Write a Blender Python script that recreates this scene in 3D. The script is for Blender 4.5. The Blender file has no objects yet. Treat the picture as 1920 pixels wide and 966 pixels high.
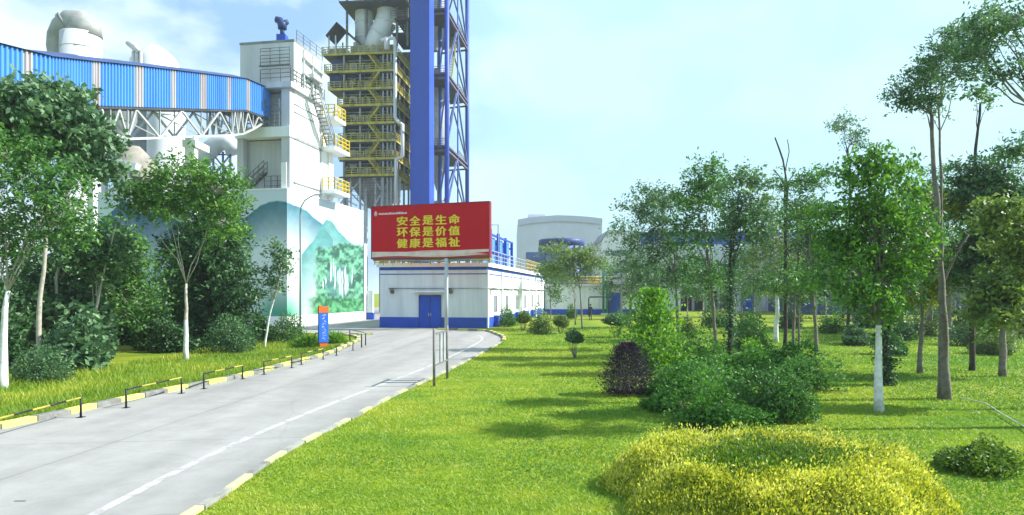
import bpy, math, random
import numpy as np
from mathutils import Vector, Matrix
from mathutils.geometry import tessellate_polygon
random.seed(7); RNG = np.random.default_rng(7)
C = bpy.context.scene.collection
S = bpy.context.scene
PI = math.pi
F = 1300.0; CX = 960.0; HY = 550.0; CAMZ = 3.0

# ------------------------------------------------------------------ camera
cd = bpy.data.cameras.new('camera'); cam = bpy.data.objects.new('camera', cd); C.objects.link(cam)
cam.location = (0, 0, CAMZ); cam.rotation_euler = (PI/2, 0, 0)
cd.sensor_width = 36; cd.lens = 36*F/1920; cd.shift_y = (HY-483)/1920
cd.clip_start = 0.1; cd.clip_end = 6000
S.camera = cam
S.render.resolution_x = 1024; S.render.resolution_y = 515
# ------------------------------------------------------------------ light
SUN_EL = math.radians(40); SUN_AZ = math.atan2(1.0, 0.06)   # azimuth clockwise from +Y
w = bpy.data.worlds.new('World'); S.world = w; w.use_nodes = True
nt = w.node_tree; nt.nodes.clear()
def wn(t, **k):
    n = nt.nodes.new(t)
    for a, b in k.items(): setattr(n, a, b)
    return n
sky = wn('ShaderNodeTexSky', sky_type='NISHITA', sun_disc=False)
sky.sun_elevation = SUN_EL; sky.sun_rotation = SUN_AZ; sky.air_density = 1.3; sky.dust_density = 2.0; sky.ozone_density = 1.5
tc = wn('ShaderNodeTexCoord')
# cloud cover: soft noise over the sky directions
mp = wn('ShaderNodeMapping'); mp.inputs['Scale'].default_value = (1.0, 1.0, 1.9); mp.inputs['Location'].default_value = (7.7, 2.2, 1.3)
nt.links.new(tc.outputs['Generated'], mp.inputs[0])
n1 = wn('ShaderNodeTexNoise'); n1.inputs['Scale'].default_value = 5; n1.inputs['Detail'].default_value = 7; n1.inputs['Roughness'].default_value = .5
nt.links.new(mp.outputs[0], n1.inputs['Vector'])
cr = wn('ShaderNodeValToRGB'); cr.color_ramp.elements[0].position = .43; cr.color_ramp.elements[1].position = .60
nt.links.new(n1.outputs['Fac'], cr.inputs[0])
sx = wn('ShaderNodeSeparateXYZ'); nt.links.new(tc.outputs['Generated'], sx.inputs[0])
mr = wn('ShaderNodeMapRange'); mr.inputs[1].default_value = -.26; mr.inputs[2].default_value = .05; mr.inputs[3].default_value = 0; mr.inputs[4].default_value = .82
nt.links.new(sx.outputs['X'], mr.inputs[0])     # towards the sun the thin haze closes over
m1 = wn('ShaderNodeMix', data_type='RGBA'); m1.inputs[0].default_value = .7
nt.links.new(sky.outputs[0], m1.inputs[6]); m1.inputs[7].default_value = (2.6, 4.5, 7.7, 1)
m2 = wn('ShaderNodeMix', data_type='RGBA')
nt.links.new(cr.outputs[0], m2.inputs[0]); nt.links.new(m1.outputs[2], m2.inputs[6]); m2.inputs[7].default_value = (5.8, 7.0, 7.5, 1)
bg = wn('ShaderNodeBackground'); bg.inputs[1].default_value = .08
m3 = wn('ShaderNodeMix', data_type='RGBA'); nt.links.new(mr.outputs[0], m3.inputs[0]); nt.links.new(m2.outputs[2], m3.inputs[6]); m3.inputs[7].default_value = (3.9, 6.3, 7.2, 1)
nt.links.new(m3.outputs[2], bg.inputs[0])
wo = wn('ShaderNodeOutputWorld'); nt.links.new(bg.outputs[0], wo.inputs[0])
sl = bpy.data.lights.new('sun', 'SUN'); sl.energy = 4.6; sl.angle = math.radians(.55); sl.color = (1, .965, .91)
so = bpy.data.objects.new('sun', sl); C.objects.link(so)
sdir = Vector((math.cos(SUN_EL)*math.sin(SUN_AZ), math.cos(SUN_EL)*math.cos(SUN_AZ), math.sin(SUN_EL)))
so.rotation_euler = sdir.to_track_quat('Z', 'Y').to_euler(); so.location = (60, 0, 60)
vs = S.view_settings; vs.view_transform = 'Standard'; vs.look = 'None'; vs.exposure = 1.1; vs.gamma = 1; vs.use_curve_mapping = False
HAZE = .0004
S.cycles.max_bounces = 5; S.cycles.transparent_max_bounces = 4; S.cycles.use_denoising = True

# ------------------------------------------------------------------ helpers
def P(px, py, Y): return Vector(((px-CX)/F*Y, Y, CAMZ-(py-HY)/F*Y))
def G(px, py):
    Y = CAMZ*F/(py-HY); return Vector(((px-CX)/F*Y, Y, 0))
def tag(o, label=None, cat=None, group=None, kind=None):
    if label: o['label'] = label
    if cat: o['category'] = cat
    if group: o['group'] = group
    if kind: o['kind'] = kind
    return o
def thing(name, label, cat, loc=(0, 0, 0), rotz=0, group=None):
    o = bpy.data.objects.new(name, None); o.empty_display_size = .3; C.objects.link(o)
    o.location = loc; o.rotation_euler = (0, 0, rotz)
    return tag(o, label, cat, group)
class MB:
    def __init__(s): s.v = []; s.f = []; s.m = []; s.sm = []
    def add(s, v, f, mi=0, smooth=False):
        k = len(s.v); s.v += [tuple(p) for p in v]
        for q in f: s.f.append(tuple(i+k for i in q)); s.m.append(mi); s.sm.append(smooth)
        return s
    def box(s, x0, x1, y0, y1, z0, z1, mi=0):
        v = [(x0,y0,z0),(x1,y0,z0),(x1,y1,z0),(x0,y1,z0),(x0,y0,z1),(x1,y0,z1),(x1,y1,z1),(x0,y1,z1)]
        return s.add(v, [(3,2,1,0),(4,5,6,7),(0,1,5,4),(1,2,6,5),(2,3,7,6),(3,0,4,7)], mi)
    def bar(s, p, q, a=.1, b=None, mi=0):
        p = Vector(p); q = Vector(q); b = a if b is None else b
        d = (q-p).normalized(); up = Vector((0,0,1)) if abs(d.z) < .95 else Vector((0,1,0))
        x = d.cross(up).normalized()*a/2; y = x.cross(d).normalized()*b/2
        v = [p-x-y, p+x-y, p+x+y, p-x+y, q-x-y, q+x-y, q+x+y, q-x+y]
        return s.add(v, [(3,2,1,0),(4,5,6,7),(0,1,5,4),(1,2,6,5),(2,3,7,6),(3,0,4,7)], mi)
    def tube(s, pts, rad, n=8, mi=0, cap=True, mfun=None):
        pts = [Vector(p) for p in pts]
        if not isinstance(rad, (list, tuple)): rad = [rad]*len(pts)
        k = len(s.v); x = None
        for i, p in enumerate(pts):
            d = (pts[min(i+1, len(pts)-1)]-pts[max(i-1, 0)])
            d = d.normalized() if d.length > 1e-9 else Vector((0,0,1))
            if x is None:
                x = d.cross(Vector((0,1,0)) if abs(d.y) < .9 else Vector((1,0,0))).normalized()
            else:
                x = (x-d*x.dot(d)); x = x.normalized() if x.length > 1e-6 else d.orthogonal().normalized()
            y = d.cross(x)
            for j in range(n):
                a = 2*PI*j/n; s.v.append(tuple(p+(x*math.cos(a)+y*math.sin(a))*rad[i]))
        for i in range(len(pts)-1):
            mm = mi if mfun is None else mfun((pts[i]+pts[i+1])/2)
            for j in range(n):
                s.f.append((k+i*n+j, k+i*n+(j+1) % n, k+(i+1)*n+(j+1) % n, k+(i+1)*n+j)); s.m.append(mm); s.sm.append(n > 4)
        if cap:
            e = k+(len(pts)-1)*n
            s.f.append(tuple(k+j for j in reversed(range(n)))); s.m.append(mi); s.sm.append(False)
            s.f.append(tuple(e+j for j in range(n))); s.m.append(mi); s.sm.append(False)
        return s
    def lathe(s, prof, n=28, c=(0,0), mi=0):
        k = len(s.v)
        for r, z in prof:
            for j in range(n):
                a = 2*PI*j/n; s.v.append((c[0]+r*math.cos(a), c[1]+r*math.sin(a), z))
        for i in range(len(prof)-1):
            for j in range(n):
                s.f.append((k+i*n+j, k+i*n+(j+1) % n, k+(i+1)*n+(j+1) % n, k+(i+1)*n+j)); s.m.append(mi); s.sm.append(True)
        return s
    def poly(s, pts, mi=0):
        pts = [Vector(p) for p in pts]
        return s.add(pts, tessellate_polygon([pts]), mi)
    def split(s, name, mats, parent=None):
        """every separate piece becomes a part of its own"""
        up = list(range(len(s.v)))
        def root(i):
            while up[i] != i: up[i] = up[up[i]]; i = up[i]
            return i
        for f in s.f:
            for j in f[1:]:
                a, b = root(f[0]), root(j)
                if a != b: up[b] = a
        grp = {}
        for k, f in enumerate(s.f): grp.setdefault(root(f[0]), []).append(k)
        out = []
        for ks in grp.values():
            m = MB(); idx = {}
            for k in ks:
                q = []
                for i in s.f[k]:
                    if i not in idx: idx[i] = len(m.v); m.v.append(s.v[i])
                    q.append(idx[i])
                m.f.append(tuple(q)); m.m.append(s.m[k]); m.sm.append(s.sm[k])
            out.append(m.build(name, mats, parent))
        return out
    def build(s, name, mats, parent=None, loc=None, **k):
        me = bpy.data.meshes.new(name); me.from_pydata(s.v, [], s.f)
        for m in (mats if isinstance(mats, (list, tuple)) else [mats]): me.materials.append(m)
        me.polygons.foreach_set('material_index', s.m); me.polygons.foreach_set('use_smooth', s.sm)
        me.update(); o = bpy.data.objects.new(name, me); C.objects.link(o)
        if parent: o.parent = parent
        if loc is not None: o.location = loc
        return tag(o, **k)
def np_mesh(name, verts, nper, mat, parent=None, var=None, cols=None):
    """faces of nper consecutive verts each"""
    verts = np.ascontiguousarray(verts, dtype=np.float32).reshape(-1, 3); nv = len(verts); nf = nv//nper
    me = bpy.data.meshes.new(name)
    me.vertices.add(nv); me.vertices.foreach_set('co', verts.ravel())
    me.loops.add(nv); me.loops.foreach_set('vertex_index', np.arange(nv, dtype=np.int32))
    me.polygons.add(nf); me.polygons.foreach_set('loop_start', np.arange(0, nv, nper, dtype=np.int32))
    try: me.polygons.foreach_set('loop_total', np.full(nf, nper, dtype=np.int32))
    except Exception: pass
    if var is not None:
        a = me.attributes.new('var', 'FLOAT', 'FACE'); a.data.foreach_set('value', np.asarray(var, dtype=np.float32))
    me.materials.append(mat); me.update(calc_edges=True); me.validate()
    o = bpy.data.objects.new(name, me); C.objects.link(o)
    if parent: o.parent = parent
    return o
def struct(name, mb, mats): return mb.build(name, mats, kind='structure')

# ------------------------------------------------------------------ materials
MATS = {}
def newmat(name):
    m = bpy.data.materials.new(name); m.use_nodes = True; n = m.node_tree; n.nodes.clear()
    o = n.nodes.new('ShaderNodeOutputMaterial'); return m, n, o
def N(n, t, **k):
    x = n.nodes.new(t)
    for a, b in k.items(): setattr(x, a, b)
    return x
def c4(c): return (c[0], c[1], c[2], 1)
def paint(name, col, rough=.6, vary=.12, scale=1.5, metal=0, dirt=None, bump=0, streak=False):
    """painted / plastered surface with patchy wear"""
    if name in MATS: return MATS[name]
    m, n, o = newmat(name); b = N(n, 'ShaderNodeBsdfPrincipled'); n.links.new(b.outputs[0], o.inputs[0])
    t = N(n, 'ShaderNodeTexCoord'); mp = N(n, 'ShaderNodeMapping'); n.links.new(t.outputs['Object'], mp.inputs[0])
    if streak: mp.inputs['Scale'].default_value = (1, 1, .12)
    z = N(n, 'ShaderNodeTexNoise'); z.inputs['Scale'].default_value = scale; z.inputs['Detail'].default_value = 6; z.inputs['Roughness'].default_value = .65
    n.links.new(mp.outputs[0], z.inputs['Vector'])
    r = N(n, 'ShaderNodeValToRGB'); d = dirt or tuple(c*(1-vary*2.2) for c in col)
    r.color_ramp.elements[0].position = .3; r.color_ramp.elements[1].position = .58
    r.color_ramp.elements[0].color = c4(d); r.color_ramp.elements[1].color = c4(col)
    n.links.new(z.outputs['Fac'], r.inputs[0]); n.links.new(r.outputs[0], b.inputs['Base Color'])
    b.inputs['Specular IOR Level'].default_value = .3 if rough > .2 else .5
    b.inputs['Roughness'].default_value = rough; b.inputs['Metallic'].default_value = metal
    if bump:
        bp = N(n, 'ShaderNodeBump'); bp.inputs['Strength'].default_value = bump; bp.inputs['Distance'].default_value = .02
        z2 = N(n, 'ShaderNodeTexNoise'); z2.inputs['Scale'].default_value = scale*18; n.links.new(t.outputs['Object'], z2.inputs['Vector'])
        n.links.new(z2.outputs['Fac'], bp.inputs['Height']); n.links.new(bp.outputs[0], b.inputs['Normal'])
    MATS[name] = m; return m
def leafmat(name, dark, mid, light, trans=.3):
    if name in MATS: return MATS[name]
    m, n, o = newmat(name); b = N(n, 'ShaderNodeBsdfPrincipled'); b.inputs['Roughness'].default_value = .5
    b.inputs['Specular IOR Level'].default_value = .35
    a = N(n, 'ShaderNodeAttribute', attribute_name='var')
    r = N(n, 'ShaderNodeValToRGB'); r.color_ramp.elements[0].color = c4(dark); r.color_ramp.elements[1].color = c4(light)
    e = r.color_ramp.elements.new(.5); e.color = c4(mid)
    n.links.new(a.outputs['Fac'], r.inputs[0]); n.links.new(r.outputs[0], b.inputs['Base Color'])
    t = N(n, 'ShaderNodeBsdfTranslucent'); hs = N(n, 'ShaderNodeHueSaturation'); hs.inputs['Value'].default_value = 1.35; hs.inputs['Saturation'].default_value = 1.1
    n.links.new(r.outputs[0], hs.inputs['Color']); n.links.new(hs.outputs[0], t.inputs[0])
    x = N(n, 'ShaderNodeMixShader'); x.inputs[0].default_value = trans
    n.links.new(b.outputs[0], x.inputs[1]); n.links.new(t.outputs[0], x.inputs[2]); n.links.new(x.outputs[0], o.inputs[0])
    MATS[name] = m; return m
def bark(name, col, col2):
    return paint(name, col, .9, dirt=col2, scale=6, bump=.6)
white = paint('white_plaster', (.78, .80, .80), .75, .07, .5, streak=True)
offwhite = paint('aged_white_plaster', (.64, .64, .69), .8, .14, .35, streak=True)
concrete = paint('concrete_wall', (.55, .56, .60), .85, .16, .4, streak=True, bump=.2)
greysteel = paint('grey_cladding', (.27, .29, .30), .55, .2, .5, streak=True)
lightsteel = paint('galvanised_steel', (.48, .50, .52), .45, .15, 1.2, metal=.2)
darksteel = paint('dark_steel', (.06, .065, .075), .6, .2, 1.0)
dirtysteel = paint('dusty_steel', (.17, .18, .175), .7, .25, .8)
yellow = paint('yellow_rail_paint', (.62, .46, .04), .5, .2, 2)
oldyellow = paint('dusty_yellow_paint', (.44, .38, .07), .6, .25, 1.2)
blue = paint('blue_paint', (.025, .085, .50), .5, .1, .6)
towerblue = paint('tower_blue_paint', (.035, .085, .42), .5, .12, .12, streak=True)
steelblue = paint('steel_blue_paint', (.14, .20, .46), .5, .2, .6)
navy = paint('navy_paint', (.035, .07, .21), .5, .2, .5)
skyblue = paint('sky_blue_paint', (.10, .27, .70), .45, .12, .8)
black = paint('black_paint', (.015, .016, .02), .5, .1, 3)
glass = paint('window_glass', (.10, .14, .17), .12, .1, 1)
redrust = paint('rust_red_paint', (.16, .05, .04), .7, .2, 1)
orange = paint('orange_paint', (.75, .16, .03), .5, .08, 1)

# wooden / bark
bark_grey = bark('grey_bark', (.22, .20, .17), (.10, .09, .08))
bark_dark = bark('dark_bark', (.07, .06, .055), (.03, .028, .025))
bark_pale = bark('pale_bark', (.48, .45, .38), (.27, .25, .21))
limewash = paint('limewashed_bark', (.74, .76, .74), .9, .1, 5, dirt=(.45, .44, .40))
lf_mid = leafmat('leaf_mid_green', (.035, .10, .022), (.075, .19, .038), (.15, .31, .06))
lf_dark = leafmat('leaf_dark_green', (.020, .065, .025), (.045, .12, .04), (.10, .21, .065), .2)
lf_cool = leafmat('leaf_cool_green', (.04, .10, .045), (.085, .18, .07), (.17, .29, .11), .25)
lf_lime = leafmat('leaf_fresh_green', (.06, .16, .02), (.13, .29, .035), (.24, .42, .05), .4)
lf_broad = leafmat('leaf_broad_green', (.045, .11, .05), (.10, .20, .09), (.22, .34, .17), .22)
lf_olive = leafmat('leaf_olive', (.07, .13, .035), (.14, .22, .05), (.25, .33, .08), .3)
lf_purple = leafmat('leaf_purple', (.018, .014, .022), (.038, .026, .042), (.07, .045, .065), .15)
lf_yellow = leafmat('leaf_golden', (.13, .19, .02), (.45, .47, .06), (.76, .73, .18), .42)
lf_hedge = leafmat('leaf_hedge_green', (.035, .09, .012), (.09, .18, .02), (.22, .29, .035), .35)
grassblade = leafmat('grass_blade', (.11, .235, .028), (.22, .34, .04), (.40, .44, .07), .4)
grasstall = leafmat('tall_grass_blade', (.08, .17, .018), (.21, .32, .03), (.44, .44, .06), .35)

def grassground():
    m, n, o = newmat('lawn_turf'); b = N(n, 'ShaderNodeBsdfPrincipled'); n.links.new(b.outputs[0], o.inputs[0]); b.inputs['Roughness'].default_value = .9
    b.inputs['Specular IOR Level'].default_value = .1
    t = N(n, 'ShaderNodeTexCoord')
    z1 = N(n, 'ShaderNodeTexNoise'); z1.inputs['Scale'].default_value = .22; z1.inputs['Detail'].default_value = 5; z1.inputs['Roughness'].default_value = .6
    z2 = N(n, 'ShaderNodeTexNoise'); z2.inputs['Scale'].default_value = 3.0; z2.inputs['Detail'].default_value = 8; z2.inputs['Roughness'].default_value = .7
    n.links.new(t.outputs['Object'], z1.inputs['Vector']); n.links.new(t.outputs['Object'], z2.inputs['Vector'])
    r = N(n, 'ShaderNodeValToRGB'); r.color_ramp.elements[0].position = .36; r.color_ramp.elements[1].position = .62
    r.color_ramp.elements[0].color = (.10, .185, .016, 1); r.color_ramp.elements[1].color = (.26, .28, .03, 1)
    e = r.color_ramp.elements.new(.48); e.color = (.20, .26, .02, 1)
    n.links.new(z1.outputs['Fac'], r.inputs[0])
    mx = N(n, 'ShaderNodeMix', data_type='RGBA', blend_type='MULTIPLY'); mx.inputs[0].default_value = .6
    r2 = N(n, 'ShaderNodeValToRGB'); r2.color_ramp.elements[0].position = .3; r2.color_ramp.elements[1].position = .65
    r2.color_ramp.elements[0].color = (.45, .5, .4, 1); r2.color_ramp.elements[1].color = (1.1, 1.1, 1, 1)
    n.links.new(z2.outputs['Fac'], r2.inputs[0])
    z4 = N(n, 'ShaderNodeTexNoise'); z4.inputs['Scale'].default_value = .55; z4.inputs['Detail'].default_value = 7; z4.inputs['Roughness'].default_value = .7; n.links.new(t.outputs['Object'], z4.inputs['Vector'])
    r4 = N(n, 'ShaderNodeValToRGB'); r4.color_ramp.elements[0].position = .60; r4.color_ramp.elements[1].position = .74; r4.color_ramp.elements[0].color = (0, 0, 0, 1); r4.color_ramp.elements[1].color = (.7, .7, .7, 1); n.links.new(z4.outputs['Fac'], r4.inputs[0])
    dry = N(n, 'ShaderNodeMix', data_type='RGBA'); dry.inputs[7].default_value = (.33, .32, .12, 1); n.links.new(r4.outputs[0], dry.inputs[0]); n.links.new(r.outputs[0], dry.inputs[6]); n.links.new(dry.outputs[2], mx.inputs[6]); n.links.new(r2.outputs[0], mx.inputs[7])
    n.links.new(mx.outputs[2], b.inputs['Base Color'])
    bp = N(n, 'ShaderNodeBump'); bp.inputs['Strength'].default_value = .7; bp.inputs['Distance'].default_value = .06
    n.links.new(z2.outputs['Fac'], bp.inputs['Height']); n.links.new(bp.outputs[0], b.inputs['Normal']); return m
def roadmat():
    m, n, o = newmat('concrete_road'); b = N(n, 'ShaderNodeBsdfPrincipled'); n.links.new(b.outputs[0], o.inputs[0]); b.inputs['Roughness'].default_value = .8
    b.inputs['Specular IOR Level'].default_value = .25
    t = N(n, 'ShaderNodeTexCoord'); mp = N(n, 'ShaderNodeMapping'); mp.inputs['Scale'].default_value = (1.0, .13, 1); mp.inputs['Rotation'].default_value = (0, 0, .1)
    n.links.new(t.outputs['Object'], mp.inputs[0])
    z1 = N(n, 'ShaderNodeTexNoise'); z1.inputs['Scale'].default_value = .6; z1.inputs['Detail'].default_value = 6
    z2 = N(n, 'ShaderNodeTexNoise'); z2.inputs['Scale'].default_value = 1.1; z2.inputs['Detail'].default_value = 9; z2.inputs['Roughness'].default_value = .75
    z3 = N(n, 'ShaderNodeTexNoise'); z3.inputs['Scale'].default_value = 60; z3.inputs['Detail'].default_value = 3
    n.links.new(mp.outputs[0], z1.inputs['Vector']); n.links.new(t.outputs['Object'], z2.inputs['Vector']); n.links.new(t.outputs['Object'], z3.inputs['Vector'])
    r = N(n, 'ShaderNodeValToRGB'); r.color_ramp.elements[0].position = .35; r.color_ramp.elements[1].position = .62
    r.color_ramp.elements[0].color = (.262, .255, .245, 1); r.color_ramp.elements[1].color = (.33, .322, .305, 1)
    n.links.new(z1.outputs['Fac'], r.inputs[0])
    r2 = N(n, 'ShaderNodeValToRGB'); r2.color_ramp.elements[0].position = .3; r2.color_ramp.elements[1].position = .6
    r2.color_ramp.elements[0].color = (.82, .82, .82, 1); r2.color_ramp.elements[1].color = (1.03, 1.03, 1.03, 1)
    n.links.new(z2.outputs['Fac'], r2.inputs[0])
    r3 = N(n, 'ShaderNodeValToRGB'); r3.color_ramp.elements[0].color = (.84, .84, .84, 1); r3.color_ramp.elements[1].color = (1.12, 1.12, 1.12, 1)
    n.links.new(z3.outputs['Fac'], r3.inputs[0])
    def chain(fac, lo, hi, src):
        rr = N(n, 'ShaderNodeValToRGB'); rr.color_ramp.elements[0].position = lo; rr.color_ramp.elements[1].position = hi[0]
        rr.color_ramp.elements[0].color = (hi[1],)*3+(1,); rr.color_ramp.elements[1].color = (1, 1, 1, 1); n.links.new(fac, rr.inputs[0])
        mm = N(n, 'ShaderNodeMix', data_type='RGBA', blend_type='MULTIPLY'); mm.inputs[0].default_value = 1; n.links.new(src, mm.inputs[6]); n.links.new(rr.outputs[0], mm.inputs[7]); return mm.outputs[2]
    base = r.outputs[0]
    vo = N(n, 'ShaderNodeTexVoronoi', feature='DISTANCE_TO_EDGE'); vo.inputs['Scale'].default_value = .16
    wz = N(n, 'ShaderNodeTexNoise'); wz.inputs['Scale'].default_value = 1.2; wz.inputs['Detail'].default_value = 5; n.links.new(t.outputs['Object'], wz.inputs['Vector'])
    va_ = N(n, 'ShaderNodeMix', data_type='VECTOR'); va_.inputs[0].default_value = .25; n.links.new(t.outputs['Object'], va_.inputs[4]); n.links.new(wz.outputs['Color'], va_.inputs[5]); n.links.new(va_.outputs[1], vo.inputs['Vector'])
    base = chain(vo.outputs['Distance'], .0006, (.003, .93), base)
    sp = N(n, 'ShaderNodeSeparateXYZ'); n.links.new(t.outputs['Object'], sp.inputs[0])
    yy_ = N(n, 'ShaderNodeMath', operation='MULTIPLY_ADD'); n.links.new(sp.outputs['X'], yy_.inputs[0]); yy_.inputs[1].default_value = -.13; n.links.new(sp.outputs['Y'], yy_.inputs[2])
    pg = N(n, 'ShaderNodeMath', operation='PINGPONG'); pg.inputs[1].default_value = 2.5; n.links.new(yy_.outputs[0], pg.inputs[0]); base = chain(pg.outputs[0], .012, (.035, .80), base)
    xx_ = N(n, 'ShaderNodeMath', operation='MULTIPLY_ADD'); n.links.new(sp.outputs['Y'], xx_.inputs[0]); xx_.inputs[1].default_value = -.075; n.links.new(sp.outputs['X'], xx_.inputs[2])
    x2 = N(n, 'ShaderNodeMath', operation='ADD'); n.links.new(xx_.outputs[0], x2.inputs[0]); x2.inputs[1].default_value = 9.05
    ab = N(n, 'ShaderNodeMath', operation='ABSOLUTE'); n.links.new(x2.outputs[0], ab.inputs[0]); base = chain(ab.outputs[0], .012, (.035, .78), base)
    tw = N(n, 'ShaderNodeMath', operation='PINGPONG'); tw.inputs[1].default_value = .95; n.links.new(x2.outputs[0], tw.inputs[0]); base = chain(tw.outputs[0], .0, (.5, .90), base)
    a = N(n, 'ShaderNodeMix', data_type='RGBA', blend_type='MULTIPLY'); a.inputs[0].default_value = 1
    n.links.new(base, a.inputs[6]); n.links.new(r2.outputs[0], a.inputs[7])
    c = N(n, 'ShaderNodeMix', data_type='RGBA', blend_type='MULTIPLY'); c.inputs[0].default_value = 1
    n.links.new(a.outputs[2], c.inputs[6]); n.links.new(r3.outputs[0], c.inputs[7]); n.links.new(c.outputs[2], b.inputs['Base Color'])
    return m
def corrugated(name, col, pitch=.3, axis='X', strip=None, dirt=None):
    """profiled metal sheet: ribs as bump along one object axis"""
    m, n, o = newmat(name); b = N(n, 'ShaderNodeBsdfPrincipled'); n.links.new(b.outputs[0], o.inputs[0]); b.inputs['Roughness'].default_value = .45
    t = N(n, 'ShaderNodeUVMap') if False else N(n, 'ShaderNodeTexCoord')
    w_ = N(n, 'ShaderNodeTexWave', wave_type='BANDS', bands_direction=axis); w_.inputs['Scale'].default_value = 2*PI/pitch/20.0; w_.inputs['Distortion'].default_value = 0
    n.links.new(t.outputs['Object'], w_.inputs['Vector'])
    z = N(n, 'ShaderNodeTexNoise'); z.inputs['Scale'].default_value = .5; z.inputs['Detail'].default_value = 6; n.links.new(t.outputs['Object'], z.inputs['Vector'])
    r = N(n, 'ShaderNodeValToRGB'); r.color_ramp.elements[0].position = .32; r.color_ramp.elements[1].position = .6
    r.color_ramp.elements[0].color = c4(dirt or tuple(x*.75 for x in col)); r.color_ramp.elements[1].color = c4(col)
    n.links.new(z.outputs['Fac'], r.inputs[0]); n.links.new(r.outputs[0], b.inputs['Base Color'])
    bp = N(n, 'ShaderNodeBump'); bp.inputs['Strength'].default_value = .8; bp.inputs['Distance'].default_value = .06
    n.links.new(w_.outputs['Fac'], bp.inputs['Height']); n.links.new(bp.outputs[0], b.inputs['Normal']); return m
turf = grassground(); road_m = roadmat()

# ------------------------------------------------------------------ ground, road, kerbs
def lawn_h(x, y):
    return .05*math.sin(x*.55+.7)*math.sin(y*.31)+.03*math.sin(x*1.3+y*.7)
gnd = MB(); gnd.add([(-2500, -300, -.01), (2500, -300, -.01), (2500, 4000, -.01), (-2500, 4000, -.01)], [(0, 1, 2, 3)])
struct('ground', gnd, turf)
RK = [(-4.9, 2), (-4.6, 6)]+[tuple(G(*p)[:2]) for p in ((350,966),(430,915),(510,860),(583,820),(640,793),(730,745),(795,715),(840,694),(900,663),(935,644),(943,637),(938,631),(925,626),(905,621))]+[(-6.4, 57.1)]
LK = [(-11.9, 2), (-11.6, 9)]+[tuple(G(*p)[:2]) for p in ((0,806),(114,782),(227,755),(337,732),(450,709),(544,684),(603,669),(637,657),(658,647),(676,638))]+[(-10.6, 47.5), (-12, 49.5), (-15, 50.5), (-75, 53)]
def smooth_line(pts, k=4):
    out = []
    for i in range(len(pts)-1):
        p0 = Vector(pts[max(i-1,0)]); p1 = Vector(pts[i]); p2 = Vector(pts[i+1]); p3 = Vector(pts[min(i+2,len(pts)-1)])
        for j in range(k):
            t = j/k
            out.append(.5*((2*p1)+(p2-p0)*t+(2*p0-5*p1+4*p2-p3)*t*t+(3*p1-p0-3*p2+p3)*t*t*t))
    out.append(Vector(pts[-1])); return out
rk = smooth_line(RK); lk = smooth_line(LK)
outline = [(p.x, p.y, .004) for p in rk]+[(-6.6, 59.6, .004), (-6.6, 61.0, .004), (-11.0, 130, .004), (-5, 150, .004), (-75, 150, .004)]+[(p.x, p.y, .004) for p in reversed(lk)]
rd = MB(); rd.poly(outline)
struct('road', rd, road_m)
def offset(pts, d):
    out = []
    for i, p in enumerate(pts):
        t = (pts[min(i+1,len(pts)-1)]-pts[max(i-1,0)]).normalized(); out.append(p+Vector((-t.y, t.x))*d)
    return out
def resample(pts, step):
    out = [pts[0]]; acc = 0
    for a, b in zip(pts, pts[1:]):
        L = (b-a).length; d = step-acc
        while d <= L: out.append(a+(b-a)*(d/L)); d += step
        acc = (acc+L) % step if L else acc
    return out
kerb_yellow = paint('kerb_yellow_paint', (.66, .62, .14), .7, .18, 2.5, dirt=(.40, .38, .18))
kerb_black = paint('kerb_black_paint', (.16, .16, .15), .8, .2, 3, dirt=(.28, .28, .27))
kerb_faded = paint('kerb_faded_paint', (.44, .43, .25), .8, .2, 3, dirt=(.30, .31, .20))
kerb_stone = paint('kerb_stone', (.30, .30, .27), .85, .2, 3)
def kerb(name, line, width, side, mats, h=.13, step=.95, pat=(0, 1)):
    m = MB(); pts = resample(line, step)
    o2 = offset(pts, side*width)
    for i in range(len(pts)-1):
        a, b = pts[i], pts[i+1]; c, d = o2[i+1], o2[i]
        g = (b-a)*.012; hh = h+random.uniform(-.008, .008)
        j = Vector((random.uniform(-.012,.012), random.uniform(-.012,.012)))
        a = a+g+j; b = b-g+j; c = c-g+j; d = d+g+j; ce = (a+b+c+d)/4
        v = [(q.x, q.y, -.005) for q in (a, b, c, d)]+[(q.x, q.y, hh-.02) for q in (a, b, c, d)]+[(*(q+(ce-q)*.06), hh) for q in (a, b, c, d)]
        f = [(0,1,5,4),(1,2,6,5),(2,3,7,6),(3,0,4,7),(4,5,9,8),(5,6,10,9),(6,7,11,10),(7,4,8,11),(8,9,10,11)]
        if side < 0: pass
        m.add(v, f, pat[i % len(pat)])
    return struct(name, m, mats)
kerb('kerb_left', lk, .22, 1, [kerb_yellow, kerb_black])
rk_far = [p for p in rk if p.y > 43]; rk_near = [p for p in rk if p.y <= 44]
kerb('kerb_right', rk_near, .12, -1, [kerb_faded, kerb_stone, kerb_black], h=.06, step=.85, pat=(0, 1, 0, 1, 0, 2))
kerb('kerb_right_far', rk_far, .2, -1, [kerb_yellow, kerb_black], h=.14)
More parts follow.
